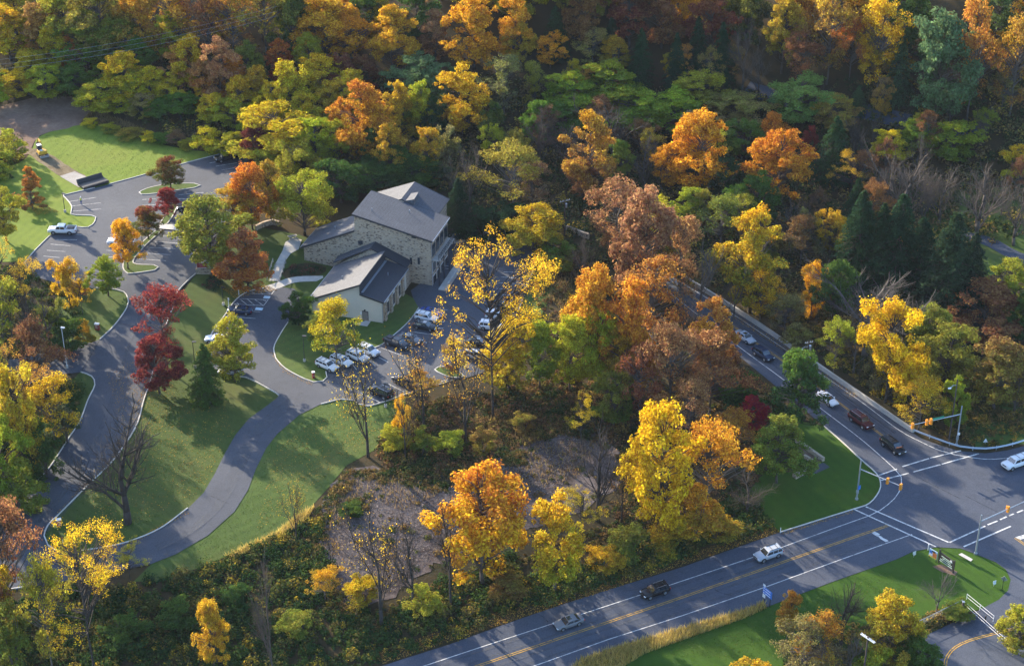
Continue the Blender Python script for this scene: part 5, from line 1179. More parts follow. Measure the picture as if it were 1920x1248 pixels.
# u, top v, base v, width, kind, colour low, colour high
T = [
 # upper left woods
 (20,8,112,110,'tall','YG','Y'),(28,128,186,80,'round','G','YG'),(88,118,190,66,'round','G','YG'),(238,118,176,70,'round','DG','G'),(80,2,118,78,'tall','O','PK'),(102,48,142,62,'tall','G','YG'),(126,58,132,40,'tall','O','O'),(165,18,128,110,'tall','G','OL'),(222,28,128,110,'tall','G','OL'),
 (262,70,150,70,'tall','DG','G'),(-8,132,196,70,'round','G','YG'),(56,92,160,62,'tall','G','YG'),(150,118,182,80,'round','DG','G'),(205,115,178,80,'round','DG','G'),
 (130,-25,105,110,'tall','OL','YG'),(200,-40,120,120,'tall','OL','OL'),(272,-30,118,90,'tall','OL','OG'),(330,-50,112,110,'thin','BR','OG'),(392,-48,108,90,'thin','BR','BR'),(440,-40,108,90,'thin','BR','OG'),(500,-50,104,90,'thin','OL','OL'),(555,-40,110,80,'tall','DG','OL'),(612,-12,118,120,'tall','OG','OG'),
 (30,-40,60,110,'tall','OL','YG'),(-10,20,110,70,'round','OL','YG'),
 # left central clump
 (240,93,196,90,'tall','YG','YG'),(190,148,212,88,'round','YG','YG'),(228,158,212,70,'round','G','YG'),(288,122,205,72,'tall','G','Y'),(365,62,172,72,'round','G','YG'),(345,80,170,72,'tall','PK','O'),(415,68,195,84,'tall','PK','PK'),(470,78,170,58,'round','OL','G'),(440,100,190,62,'tall','O','O'),(527,72,158,60,'tall','R','O'),(606,92,190,92,'round','G','YG'),
 (486,122,205,64,'tall','OL','Y'),(546,110,236,82,'tall','YG','Y'),(376,144,204,28,'cone','Y','Y'),(340,168,222,72,'round','DG','G'),(270,170,222,62,'round','OL','PK'),(402,172,238,64,'round','G','YG'),(442,178,246,74,'round','G','YG'),(522,192,302,150,'broad','YG','Y'),(592,216,312,84,'round','G','YG'),(480,230,314,50,'tall','DR','DR'),(332,240,266,42,'shrub','GY','BR'),(388,234,284,60,'shrub','G','YG'),(436,246,296,54,'round','G','YG'),(300,246,266,50,'shrub','DG','G'),(246,236,258,50,'shrub','OL','OL'),(572,170,255,80,'tall','YG','Y'),
 (300,180,225,60,'round','DG','G'),(172,218,240,32,'shrub','G','YG'),(205,228,250,34,'shrub','OL','YG'),(278,244,266,32,'shrub','G','YG'),(352,256,278,34,'shrub','OL','YG'),(412,262,286,34,'shrub','G','YG'),(318,140,205,60,'round','YG','Y'),(455,140,225,60,'tall','YG','Y'),(510,150,240,64,'round','YG','Y'),(560,215,290,70,'round','YG','Y'),(630,220,310,70,'round','YG','YG'),(620,160,240,70,'tall','OL','Y'),(250,130,205,60,'round','YG','YG'),(385,110,195,60,'tall','O','PK'),(580,60,150,60,'tall','OL','YG'),(500,270,330,60,'shrub','OL','YG'),(640,92,190,70,'round','DR','BR'),
 (683,150,306,112,'dense','OG','O'),(644,182,290,60,'tall','O','O'),(660,128,230,90,'tall','YG','OG'),
 (556,258,350,92,'willow','OL','YG'),(571,316,440,116,'willow','OL','YG'),(474,303,430,82,'dense','O','O'),(508,300,420,60,'round','OG','OL'),(62,303,392,60,'cone','BR','O'),
 (397,360,512,136,'dense','OL','OL'),(465,428,548,102,'dense','O','BR'),(448,340,436,80,'round','OL','OG'),
 (320,290,353,62,'dense','G','R'),(315,350,407,48,'dense','R','R'),(278,384,449,64,'dense','G','R'),(240,407,505,64,'dense','OG','Y'),(203,476,555,66,'dense','G','YG'),
 # left edge woods
 (12,345,452,70,'round','OL','YG'),(-10,260,330,70,'shrub','G','YG'),(18,238,300,60,'shrub','OL','YG'),(25,450,640,90,'sparse','OL','Y'),(62,470,640,90,'baredark','OL','OL'),(132,476,578,56,'vine','Y','OG'),(155,508,590,44,'sparse','Y','OG'),(16,520,690,90,'thin','G','YG'),(95,540,660,90,'baregrey','OL','OL'),(55,560,690,90,'baregrey','GY','GY'),(78,592,742,84,'thin','BR','BR'),(130,590,655,70,'shrub','DG','G'),(160,595,640,40,'shrub','G','Y'),(160,525,556,24,'round','O','O'),(100,560,650,50,'vine','G','OL'),
 (28,640,830,110,'sparse','BR','OG'),(50,690,900,84,'vine','OL','Y'),(105,700,838,96,'thin','OL','Y'),(15,765,950,90,'round','G','YG'),(88,780,890,70,'shrub','DG','G'),(125,745,830,60,'shrub','DG','GY'),(40,850,960,90,'shrub','G','OL'),(-20,600,800,90,'round','OL','YG'),(-15,470,620,80,'round','G','YG'),
 # red trees and lawn trees
 (312,526,690,98,'thin','DR','R'),(300,622,738,96,'dense','DR','R'),(390,638,750,84,'spruce','SP','G'),(441,588,714,94,'dense','OL','YG'),(240,725,980,185,'biglimb','OL','OL'),
 (30,918,1195,108,'thin','BR','BR'),(14,1050,1215,64,'round','OL','Y'),(178,985,1262,170,'sparse','Y','Y'),(100,1040,1262,80,'thin','OL','YG'),(246,1008,1092,64,'sparse','YG','Y'),(150,1000,1110,60,'thin','OL','YG'),(402,1122,1262,68,'dense','OG','OG'),(556,893,1012,64,'nearbare','Y','Y'),(512,1040,1270,70,'baregrey','OL','OL'),(30,1120,1260,80,'shrub','G','OL'),
 # around the wing and the lot
 (632,556,692,92,'thin','G','Y'),(606,585,660,60,'round','G','OL'),(560,544,610,58,'round','SP','G'),(690,600,856,110,'nearbare','Y','Y'),(795,590,812,110,'nearbare','Y','OG'),(872,600,830,120,'nearbare','Y','OG'),(925,448,785,178,'sparse','Y','OG'),(754,745,828,34,'vine','Y','Y'),(955,588,732,116,'round','OL','Y'),(1012,588,728,72,'round','G','YG'),(850,628,712,46,'thin','DR','OL'),(790,690,745,50,'thin','OL','OG'),(760,700,860,60,'nearbare','OL','Y'),
 (1000,374,482,112,'dense','OL','Y'),(1040,440,510,70,'shrub','OL','G'),(905,380,442,90,'shrub','SP','DG'),(960,370,442,70,'shrub','SP','DG'),(690,300,360,110,'round','SP','G'),(780,290,352,110,'round','SP','G'),(860,330,440,80,'spruce','SP','SP'),(640,290,380,90,'round','SP','G'),(740,270,346,90,'round','DG','G'),
 # rust trees right of the lot
 (1110,498,712,112,'dense','OG','O'),(1068,578,735,92,'round','YG','YG'),(1155,328,490,116,'thin','BR','PK'),(1205,350,580,128,'tall','BR','PK'),(1225,478,680,120,'thin','BR','O'),(1275,520,700,80,'baregrey','GY','GY'),(1165,560,720,80,'bare','GY','GY'),(1300,640,790,70,'baregrey','GY','GY'),(1180,520,740,110,'tall','OG','O'),(1335,554,720,98,'tall','BR','OG'),(1330,618,780,116,'thin','BR','BR'),(1255,596,790,120,'thin','BR','PK'),(1150,690,800,80,'round','G','OL'),(1090,740,835,64,'sparse','YG','Y'),(1232,752,1010,142,'dense','Y','Y'),(1322,780,985,124,'thin','OG','OG'),(905,858,1095,176,'dense','Y','O'),
 (775,955,1145,90,'baredark','OL','OL'),(845,940,1135,80,'baredark','OL','OL'),(715,925,1170,150,'nearbare','Y','Y'),(1040,928,1108,116,'round','YG','Y'),(1090,896,1010,74,'sparse','YG','Y'),(1120,775,975,120,'baredark','OL','OL'),(1165,840,980,80,'nearbare','OG','OG'),(1290,700,840,90,'thin','BR','PK'),(1200,640,800,80,'thin','BR','BR'),(1410,738,812,66,'round','CR','CR'),(1490,652,815,112,'dense','SP','G'),(1456,772,905,106,'dense','G','OL'),(1400,860,960,100,'baregrey','GY','GY'),(1380,690,780,90,'shrub','DG','G'),(1370,760,860,80,'thin','BR','OG'),(1300,900,1010,100,'shrub','OL','OG'),(1120,560,730,90,'round','YG','YG'),(1310,430,600,110,'bare','OL','OL'),(1275,400,580,90,'thin','BR','PK'),(1240,360,520,90,'round','YG','YG'),(1170,600,740,90,'round','OL','Y'),(1090,430,540,60,'baregrey','OL','OL'),(1375,480,600,70,'bare','GY','GY'),
 # right of the road
 (1405,388,585,122,'dense','G','Y'),(1425,500,600,80,'thin','Y','OG'),(1520,484,596,62,'vine','Y','OG'),(1555,384,478,64,'round','OL','Y'),(1602,352,545,124,'spruce','SP','SP'),(1672,358,565,146,'spruce','SP','SP'),(1768,390,610,172,'spruce','SP','DG'),(1715,400,560,132,'spruce','SP','SP'),(1620,480,668,240,'bare','OL','OL'),(1690,520,660,120,'bare','OL','OL'),(1838,518,645,148,'dense','BR','BR'),(1895,478,610,86,'round','G','YG'),(1660,570,755,118,'vine','Y','Y'),(1700,630,740,70,'vine','Y','Y'),(1772,598,728,126,'round','OL','OL'),(1862,616,772,126,'round','OL','BR'),(1722,700,806,84,'thin','OL','Y'),(1782,706,806,62,'round','G','YG'),(1562,590,704,62,'thin','OL','YG'),(1600,560,700,80,'bare','GY','GY'),(1470,540,630,70,'thin','GY','OL'),(1490,600,660,60,'shrub','GY','OL'),(1900,680,780,90,'baregrey','GY','GY'),(1920,540,650,80,'round','DG','G'),(1560,480,610,80,'round','DG','G'),(1730,560,690,80,'round','G','OL'),(1640,640,730,60,'shrub','GY','OL'),
 # middle woods
 (736,10,140,96,'tall','OG','OG'),(700,-30,80,80,'tall','DG','G'),(785,-25,90,90,'tall','DG','G'),(888,-8,132,106,'tall','OG','OG'),(962,-15,122,72,'tall','OG','OG'),(978,42,130,60,'tall','OL','OG'),(1032,54,128,62,'round','OG','OG'),(818,18,118,62,'tall','BR','PK'),(676,94,180,78,'round','DR','BR'),(786,104,205,104,'broad','BG','BG'),(852,122,190,46,'round','BG','BG'),(750,150,268,62,'tall','OL','Y'),(790,150,262,66,'tall','YG','YG'),(866,124,255,112,'round','OG','Y'),(702,186,308,80,'tall','O','OG'),(802,234,338,62,'round','OL','OG'),(925,226,310,48,'round','YG','YG'),(962,264,405,116,'thin','OL','OL'),(880,270,400,100,'baregrey','GY','GY'),(945,98,215,84,'thin','GY','OL'),(1002,110,200,54,'thin','OL','OL'),(1062,138,232,106,'broad','G','YG'),(1132,118,218,116,'broad','G','YG'),(1182,168,250,136,'broad','G','YG'),(1252,166,250,116,'broad','G','YG'),(1060,186,262,90,'broad','G','G'),(1150,180,310,170,'baredark','OL','OL'),(1060,230,330,110,'baredark','OL','OL'),(1105,208,378,98,'dense','BR','OG'),(1205,252,340,84,'bare','OL','OL'),(1255,268,356,70,'round','OG','OG'),(1095,298,380,60,'thin','BR','BR'),(1145,28,100,44,'spruce','SP','DG'),(1040,10,108,70,'spruce','SP','DG'),(1200,52,158,66,'spruce','SP','DG'),(1265,60,170,60,'spruce','SP','DG'),(1112,48,128,74,'thin','OL','PK'),(1150,66,140,60,'tall','OL','OG'),(1090,-40,90,80,'tall','BR','BR'),(1180,-40,90,90,'tall','DR','BR'),(1240,-50,90,90,'tall','BR','BR'),(730,230,340,70,'tall','OL','OG'),(840,230,330,60,'shrub','GY','OL'),(1000,300,400,80,'thin','GY','BR'),(1010,200,300,80,'baregrey','GY','GY'),
 # upper right slope
 (1310,204,372,114,'dense','OG','OG'),(1310,128,212,94,'broad','OL','YG'),(1382,170,240,114,'broad','PK','OL'),(1496,132,236,118,'round','LG','LG'),(1396,214,300,82,'round','G','G'),(1448,208,290,66,'round','O','O'),(1456,238,378,118,'dense','OG','O'),(1516,234,302,34,'tall','R','R'),(1562,174,250,84,'round','PK','YG'),(1560,214,338,94,'spruce','SP','DG'),(1592,280,370,80,'sparse','OL','Y'),(1656,244,318,72,'broad','YG','Y'),(1710,214,290,74,'round','G','YG'),(1782,224,300,104,'round','G','YG'),(1690,268,430,170,'baregrey','OL','OL'),(1830,300,450,150,'baregrey','OL','OL'),(1760,300,420,120,'baregrey','GY','GY'),(1905,268,340,60,'round','YG','Y'),(1900,330,460,110,'baregrey','GY','GY'),
 (1465,-5,138,84,'tall','OL','OG'),(1462,36,110,48,'round','YG','Y'),(1550,-30,158,94,'thin','BR','OG'),(1592,30,150,66,'thin','BR','O'),(1642,-14,178,96,'thin','OG','Y'),(1752,8,238,136,'round','BG','BG'),(1812,-10,228,92,'thin','BR','OG'),(1892,18,218,86,'thin','BR','OG'),(1392,30,176,76,'baregrey','OL','OL'),(1330,-30,120,90,'tall','DR','BR'),(1400,-50,90,90,'tall','DG','OL'),(1700,-30,120,90,'tall','DG','G'),(1500,-60,90,100,'tall','BR','OG'),(1600,-70,90,100,'tall','OL','OG'),(1860,-50,120,90,'tall','G','BG'),(1930,-40,150,90,'thin','OG','OG'),(1606,158,210,46,'spruce','BG','DG'),(1780,168,232,60,'baregrey','GY','GY'),(1350,40,160,70,'spruce','SP','DG'),(1305,30,150,64,'spruce','SP','SP'),(1500,60,180,70,'thin','BR','BR'),(1680,60,190,66,'spruce','SP','BG'),
 (1350,360,470,90,'thin','DG','OL'),(1290,348,430,64,'round','G','YG'),(1420,320,430,80,'round','DG','G'),(1480,360,470,90,'baredark','OL','OL'),(1600,330,440,80,'spruce','SP','SP'),(1500,400,500,80,'thin','DG','BR'),(1360,290,390,70,'round','SP','DG'),(1230,440,540,70,'thin','BR','OG'),
 (1640,376,556,110,'spruce','SP','SP'),(1808,430,604,116,'spruce','SP','SP'),
 (735,792,842,60,'shrub','OL','YG'),(792,796,852,50,'shrub','G','OL'),(850,800,852,60,'shrub','G','YG'),(905,796,852,50,'shrub','OL','BR'),(980,768,812,50,'shrub','BR','OL'),(665,936,966,46,'shrub','DG','G'),(620,985,1060,50,'nearbare','Y','Y'),(680,1072,1132,70,'shrub','OL','Y'),(790,1090,1150,70,'shrub','OL','YG'),(610,1064,1124,60,'thin','OL','Y'),(960,1066,1120,70,'shrub','BR','OL'),(1130,1016,1070,70,'shrub','OL','Y'),(1182,970,1040,80,'shrub','G','OL'),(1262,966,1030,90,'shrub','G','Y'),(450,1086,1132,60,'shrub','DG','G'),(330,1116,1172,70,'shrub','DG','G'),(560,1140,1192,70,'shrub','G','OL'),(242,1140,1204,80,'shrub','DG','G'),(1342,962,1010,80,'shrub','OL','OG'),
 # lower right
 (1475,1102,1200,48,'round','OL','O'),(1535,1140,1265,90,'thin','OL','O'),(1500,1150,1280,110,'thin','GY','OL'),(1575,1075,1215,110,'baredark','OL','OL'),(1665,1108,1255,112,'dense','OL','Y'),(1755,1062,1150,70,'bare','OL','OL'),(1905,1128,1225,84,'round','OL','YG'),(1720,1190,1280,90,'round','DG','G'),(1590,1180,1290,110,'baregrey','GY','GY'),(1400,1225,1290,80,'shrub','OL','Y'),(1640,1200,1290,70,'shrub','G','YG'),(1790,1120,1150,60,'shrub','OL','G'),
]
_T = []
for k, (u, vt, vb, w, kind, ca, cb) in enumerate(T):   # upper left woods made to look sunnier by yellower leaf colours
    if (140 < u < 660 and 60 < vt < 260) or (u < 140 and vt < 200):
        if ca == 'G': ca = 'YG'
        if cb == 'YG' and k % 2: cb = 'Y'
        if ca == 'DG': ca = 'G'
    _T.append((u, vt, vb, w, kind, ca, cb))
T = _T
FOREST = [  # fill trees deeper in the woods and outside the view: (corners of the patch, count, kinds, colours, height range)
 ([(-60,-100),(1980,-100),(1980,-40),(-60,-40)], 26, ('tall','thin','round'), ('OG','YG','OL','OG','Y'), (17, 23)),
 ([(500,-10),(1420,-10),(1420,70),(500,70)], 20, ('tall','thin','round','tall'), ('OG','OL','YG','BR','OG'), (12, 17)),
 ([(880,-5),(1120,-5),(1120,45),(880,45)], 6, ('tall','round'), ('OL','YG','OG'), (13, 17)),
 ([(-300,560),(-110,560),(-110,1000),(-300,1000)], 13, ('tall','round','thin'), ('OL','YG','Y','BR','G'), (13, 17)),  # woods continued unseen left of the view, added for the shadows they cast
 ([(700,330),(1050,330),(1050,250),(700,250)], 7, ('round','tall'), ('DG','G','OL'), (9, 13)),
 ([(280,60),(720,60),(720,130),(280,130)], 12, ('tall','thin','round'), ('OG','YG','O','OL','Y'), (12, 16)),
 ([(1000,130),(1440,120),(1440,190),(1000,190)], 10, ('round','baregrey','thin'), ('OL','YG','OG','PK'), (8, 12)),
 ([(1440,180),(1920,180),(1920,280),(1560,280)], 11, ('round','thin','baregrey'), ('OL','OG','G','GY','YG'), (6, 11)),
 ([(1600,300),(1930,290),(1930,450),(1600,430)], 15, ('baregrey','baregrey','baredark','thin'), ('GY','BR'), (9, 13)),
 ([(1000,210),(1300,230),(1300,330),(1000,330)], 9, ('thin','baregrey','round'), ('GY','BR','OL','PK'), (8, 12)),
 ([(1300,380),(1560,380),(1560,520),(1400,520)], 8, ('thin','round','baregrey'), ('OL','BR','G','GY'), (7, 10)),
 ([(1560,90),(1930,90),(1930,200),(1560,170)], 9, ('thin','tall','round'), ('OG','BR','OL','Y','G'), (10, 14)),
 ([(1080,300),(1420,330),(1400,470),(1250,430)], 10, ('thin','round','baregrey'), ('OL','YG','BR','G'), (8, 12)),
]
def place_tree(p, H, W, kind, ca, cb, rnd, nm=None):
    pr = PROTOS[kind][rnd.randrange(len(PROTOS[kind]))]
    name = {'spruce': 'spruce_tree', 'shrub': 'shrub'}.get(kind, 'bare_tree' if kind in ('bare', 'baredark', 'baregrey', 'biglimb') else 'tree')
    t = thing(name, (p.x, p.y, p.z), rnd.uniform(0, 6.28)); t.scale = (W/TW, W/TW, H/TH)
    isb = kind in ('bare', 'baredark', 'baregrey', 'biglimb', 'nearbare')
    names = ('branches', 'trunk', 'crown') if isb else ('crown', 'trunk')
    if kind == 'shrub': names = ('crown', 'stems')
    for n_, me in zip(names, pr):
        if me is None: continue
        o = bpy.data.objects.new(n_, me); COL.objects.link(o); o.parent = t
        if n_ == 'crown':
            j = lambda c: [max(.005, x*rnd.uniform(.88, 1.12)) for x in c]
            o.color = (*j(C_[ca]), 1); o['leaf_b'] = [float(x) for x in (*j(C_[cb]), 1)]
            o.id_properties_ui('leaf_b')
    return t
RT = random.Random(5); LABELS = []
for (u, vt, vb, w, kind, ca, cb) in T:
    p = at(u, vb); s = px_scale(p); d = math.asin(-Vector(ray(u, vb)).normalized().z)
    H = (vb-vt)/(s*math.cos(d)*.985 ); W = w/s
    H = max(1.5, (H - .5*W*math.tan(d)*.35)) if kind != 'shrub' else max(1.2, H - .3*W*math.tan(d))
    t = place_tree(p, H, W*1.08, kind, ca, cb, RT); LABELS.append((t, u, (vt+vb)/2, kind, ca, cb, H))
for poly, n, kinds, cols, hr in FOREST:
    for i in range(n):
        a, b, c, d_ = poly; f, g = RT.random(), RT.random()
        u = (a[0]*(1-f)+b[0]*f)*(1-g) + (d_[0]*(1-f)+c[0]*f)*g; v = (a[1]*(1-f)+b[1]*f)*(1-g) + (d_[1]*(1-f)+c[1]*f)*g
        p = at(u, v); H = RT.uniform(*hr); ca = RT.choice(cols); cb = RT.choice(cols)
        kind = RT.choice(kinds)
        if kind == 'spruce': ca, cb = 'SP', 'DG'
        t = place_tree(p, H, H*RT.uniform(.5, .7), kind, ca, cb, RT); LABELS.append((t, u, v-60, kind, ca, cb, H))
# labels: colour, form and the nearest thing one can point at
LM = [(470,120,'the orange topped woods at upper left'),(240,290,'the sunlit field'),(60,230,'the ploughed brown earth'),(170,345,'the dark steel container'),(320,350,'the leaf shaped island'),(118,435,'the white pickup by the left kerb'),(240,460,'the long grass island'),(425,297,'the lone black car in the upper lot'),(380,500,'the maroon monument sign'),(515,505,'the outdoor stairs'),(700,410,'the stone building'),(650,560,'the pale gabled wing'),(460,580,'the accessible stalls'),(640,680,'the row of white cars'),(850,440,'the dumpsters'),(920,560,'the right hand parking row'),(715,740,'the black estate car at the lower kerb'),(300,640,'the middle of the upper drive'),(125,640,'the white headed lamp post'),(110,975,'the maroon sign box'),(330,1000,'the bend of the lower drive'),(700,930,'the wood chip clearing'),(1000,850,'the right end of the wood chips'),(1066,1168,'the grey sedan'),(1228,1110,'the black crossover on the road'),(1440,1041,'the silver crossover'),(1440,660,'the dark blue crossover'),(1550,750,'the white sedan on the road'),(1500,870,'the corner garden walls'),(1606,900,'the corner lawn signal pole'),(1790,800,'the signal pole with green plate'),(1850,845,'the curved guardrail'),(1437,1110,'the blue road sign'),(1770,1050,'the park sign'),(1750,1160,'the chain link fence'),(1600,700,'the concrete parapet'),(1515,650,'the utility pole with transformer'),(1060,420,'the tilted crossarm pole'),(75,285,'the yellow excavator'),(1300,520,'the hidden upper end of the road'),(1700,230,'the distant path at upper right'),(960,20,'the top edge of the woods'),(1600,20,'the top right slope'),(100,40,'the top left corner'),(1850,420,'the far clearing at right'),(1250,220,'the yellow green canopy band')]
def rel(dx, dy):
    if abs(dx) < 14 and abs(dy) < 14: return 'beside'
    if abs(dy) > abs(dx)*1.2: return 'behind' if dy < 0 else 'below'
    return ('left of' if dx < 0 else 'right of')
buckets = {}
for t, u, v, kind, ca, cb, H in LABELS:
    x, y, nm = min(LM, key=lambda q: math.hypot(q[0]-u, (q[1]-v)*1.3)); r = rel(u-x, v-y)
    if kind in ('bare', 'baredark', 'baregrey', 'biglimb'): col = ''
    elif ca == cb: col = CN[ca]
    else: col = CN[ca] + ' and ' + CN[cb]
    if kind == 'spruce': col = 'deep green'
    size = 'small ' if H < 6 else 'tall ' if H > 15 and not FORM[kind].startswith('tall') else ''
    buckets.setdefault((size + (col + ' ' if col else '') + FORM[kind], r, nm), []).append((u, v, t, kind))
ORD = ['leftmost', 'second from left', 'third from left', 'fourth from left', 'fifth from left', 'sixth from left', 'seventh from left', 'eighth from left', 'ninth from left']
for (a, r, nm), items in buckets.items():
    items.sort(key=lambda q: q[0])
    for i, (u, v, t, kind) in enumerate(items):
        lab = f'{a} {r} {nm}'
        if len(items) > 1: lab = (ORD[i] if i < len(ORD) and len(items) > 2 else ['left', 'right'][min(i, 1)]) + ' ' + lab
        w = lab.split()
        if len(w) > 16: lab = ' '.join([x for x in w if x not in ('the', 'and')][:16])
        tag(t, lab, 'shrub' if kind == 'shrub' else 'tree', 'trees and shrubs of the valley')
# ------------------------------------------------------------------ ground cover that nobody could count
def scatter(polys, n, seed):
    rs = np.random.RandomState(seed); out = []
    for poly, share in polys:
        P = w2(poly); xs = np.array([p[0] for p in P]); ys = np.array([p[1] for p in P]); k = int(n*share); got = 0
        while got < k:
            x = rs.uniform(xs.min(), xs.max(), 4*k); y = rs.uniform(ys.min(), ys.max(), 4*k); m = inside_mask(P, x, y)
            x, y = x[m][:k-got], y[m][:k-got]; out.append(np.stack([x, y], 1)); got += len(x)
            if len(x) == 0: break
    return np.concatenate(out), rs
ASPH = [[(p[0], p[1]) for p in q] for q in (upper, lower, road_poly)]
def off_road(XY):
    m = np.zeros(len(XY), bool)
    for q in ASPH: m |= inside_mask(q, XY[:, 0], XY[:, 1])
    return XY[~m]
def brush(name, polys, n, seed, per, size, hgt, leaf, stops, label, mixbias=None):
    XY, rs = scatter(polys, n, seed); XY = off_road(XY); z = heights(XY[:, 0], XY[:, 1]); C, N, mx = [], [], []
    for (x, y), zz in zip(XY, z):
        g = rs.choice((.5, .8, 1, 1.2, 1.9), p=(.25, .25, .25, .15, .1)); s = size*g*rs.uniform(.8, 1.2); h = hgt*g*rs.uniform(.7, 1.2); k = int(per*max(.6, g*g)*rs.uniform(.7, 1.2)); q = rs.rand()
        d = rs.normal(size=(k, 3)); d /= np.linalg.norm(d, axis=1, keepdims=True); d[:, 2] = np.abs(d[:, 2]); rr = (.35+.65*rs.rand(k))[:, None]
        C.append(np.array([x, y, zz-.05]) + d*rr*np.array([s, s, h])); N.append(d*.7 + np.array([0, 0, .4]) + rs.normal(size=(k, 3))*.5); mx.append(np.clip(q + rs.normal(size=k)*.08, 0, 1))
    C = np.concatenate(C); N = np.concatenate(N); mx = np.concatenate(mx)
    o = bpy.data.objects.new(name, leaf_mesh(name, C, N, leaf*rs.uniform(.6, 1.4, len(C)), mx, rs.rand(len(C)), mat_stuff_leaf(name, stops), .6, rs)); COL.objects.link(o)
    return tag(o, label, name.split('_')[-1] if 0 else 'undergrowth', kind='stuff')
BRUSH = [(0, (.022, .05, .018)), (.45, (.05, .09, .022)), (.7, (.10, .115, .028)), (.84, (.14, .10, .04)), (.95, (.24, .2, .03)), (1, (.40, .28, .03))]
brush('slope_undergrowth', [([(190,1120),(330,1075),(420,1050),(520,1005),(600,975),(640,1150),(740,1130),(860,1080),(960,1040),(1000,1130),(860,1190),(700,1248),(500,1300),(150,1300)], .62), ([(960,1090),(1100,1050),(1250,990),(1400,920),(1450,985),(1280,1045),(1130,1095),(1000,1140)], .2), ([(-60,1140),(100,1110),(250,1100),(200,1280),(-60,1290)], .18)], 3600, 11, 46, .8, .95, .19, BRUSH, 'tangled green and brown brush on the slope above the road')
brush('thicket_undergrowth', [([(700,850),(740,775),(850,740),(960,740),(1100,800),(1040,815),(930,855),(870,890),(800,900),(740,885)], .34), ([(1000,480),(1060,470),(1200,560),(1400,690),(1500,790),(1420,900),(1250,1000),(1130,960),(1160,840),(1060,740),(1000,640)], .5), ([(930,720),(1060,700),(1160,800),(1120,830),(1000,800)], .16)], 2900, 12, 40, .85, .8, .2, [(0, (.03, .055, .02)), (.3, (.07, .09, .025)), (.5, (.15, .085, .04)), (.75, (.19, .10, .05)), (1, (.28, .21, .05))], 'rusty and green undergrowth below the brown trees')
brush('clearing_weeds', [([(575,1010),(600,945),(655,878),(740,882),(838,908),(838,928),(740,905),(665,900),(620,960),(600,1060)], .3), ([(620,1090),(700,1160),(840,1085),(1000,1030),(1180,970),(1190,1000),(1000,1060),(840,1120),(700,1190),(600,1150)], .4), ([(600,955),(740,890),(930,860),(1110,810),(1200,900),(1000,1010),(750,1100)], .14), ([(650,935),(680,935),(690,955),(655,958)], .06), ([(940,850),(985,848),(985,872),(945,872)], .1)], 1500, 17, 36, .55, .45, .16, [(0, (.04, .07, .02)), (.4, (.10, .11, .03)), (.7, (.17, .10, .04)), (1, (.24, .17, .05))], 'green and rusty weeds fringing the wood chip clearing')
brush('left_undergrowth', [([(-150,480),(50,500),(150,560),(140,640),(50,660),(-150,680)], .4), ([(-150,790),(60,740),(140,710),(160,740),(130,810),(80,875),(20,935),(-150,990)], .5), ([(-80,240),(20,245),(40,300),(20,340),(-80,350)], .1)], 1500, 13, 42, .9, .9, .2, BRUSH, 'green and yellow undergrowth beside the left drive')
brush('right_undergrowth', [([(1390,575),(1450,600),(1530,655),(1620,725),(1720,795),(1800,830),(1860,838),(1920,820),(1980,700),(1700,640),(1560,560),(1420,540)], .8), ([(1720,1165),(1800,1130),(1805,1145),(1745,1183)], .05), ([(1500,1180),(1700,1160),(1715,1290),(1450,1300)], .15)], 1900, 14, 40, .85, .75, .2, [(0, (.04, .06, .02)), (.4, (.10, .09, .03)), (.6, (.17, .11, .045)), (.85, (.26, .17, .04)), (1, (.35, .26, .03))], 'brown and yellow scrub beyond the concrete parapet')
brush('forest_undergrowth', [([(-60,185),(160,180),(330,260),(460,280),(640,370),(840,360),(1000,470),(1200,520),(1400,560),(1720,500),(1980,430),(1980,150),(1500,160),(900,150),(300,90),(-60,130)], 1.0)], 4200, 15, 34, 1.5, 1.6, .3, [(0, (.03, .055, .022)), (.35, (.07, .09, .03)), (.6, (.14, .12, .05)), (.82, (.20, .13, .06)), (1, (.34, .27, .04))], 'dim understory of shrubs filling the woods')
brush('bank_planting', [([(530,508),(560,496),(610,503),(600,512),(550,518)], .5), ([(395,520),(420,530),(400,545),(378,535)], .5)], 150, 16, 36, .5, .4, .12, [(0, (.02, .05, .02)), (.7, (.04, .08, .03)), (1, (.2, .05, .05))], 'low dark planting on the banks by the building')
# golden verge grass, dry tufts and meadow blades
def blades(name, polys, n, seed, h, w, stops, label):
    XY, rs = scatter(polys, n, seed); k = len(XY); z = heights(XY[:, 0], XY[:, 1]) + .04; hh = h*rs.uniform(.45, 1.3, k); a = rs.uniform(0, 6.28, k)
    dx, dy = np.cos(a)*w, np.sin(a)*w; lx, ly = rs.normal(size=k)*hh*.3, rs.normal(size=k)*hh*.3
    V = np.stack([np.stack([XY[:, 0]-dx, XY[:, 1]-dy, z], 1), np.stack([XY[:, 0]+dx, XY[:, 1]+dy, z], 1), np.stack([XY[:, 0]+lx, XY[:, 1]+ly, z+hh], 1)], 1).reshape(-1, 3)
    me = bpy.data.meshes.new(name); me.vertices.add(3*k); me.vertices.foreach_set('co', V.astype(np.float32).ravel()); me.loops.add(3*k); me.loops.foreach_set('vertex_index', np.arange(3*k, dtype=np.int32))
    me.polygons.add(k); me.polygons.foreach_set('loop_start', np.arange(0, 3*k, 3, dtype=np.int32)); me.polygons.foreach_set('loop_total', np.full(k, 3, np.int32))
    for nm, arr in (('mixf', rs.rand(k)), ('rnd', rs.rand(k))):
        q = me.attributes.new(nm, 'FLOAT', 'FACE'); q.data.foreach_set('value', arr.astype(np.float32))
    me.update(calc_edges=True); me.materials.append(mat_stuff_leaf(name, stops, .4)); o = bpy.data.objects.new(name, me); COL.objects.link(o); return tag(o, label, 'grass', kind='stuff')
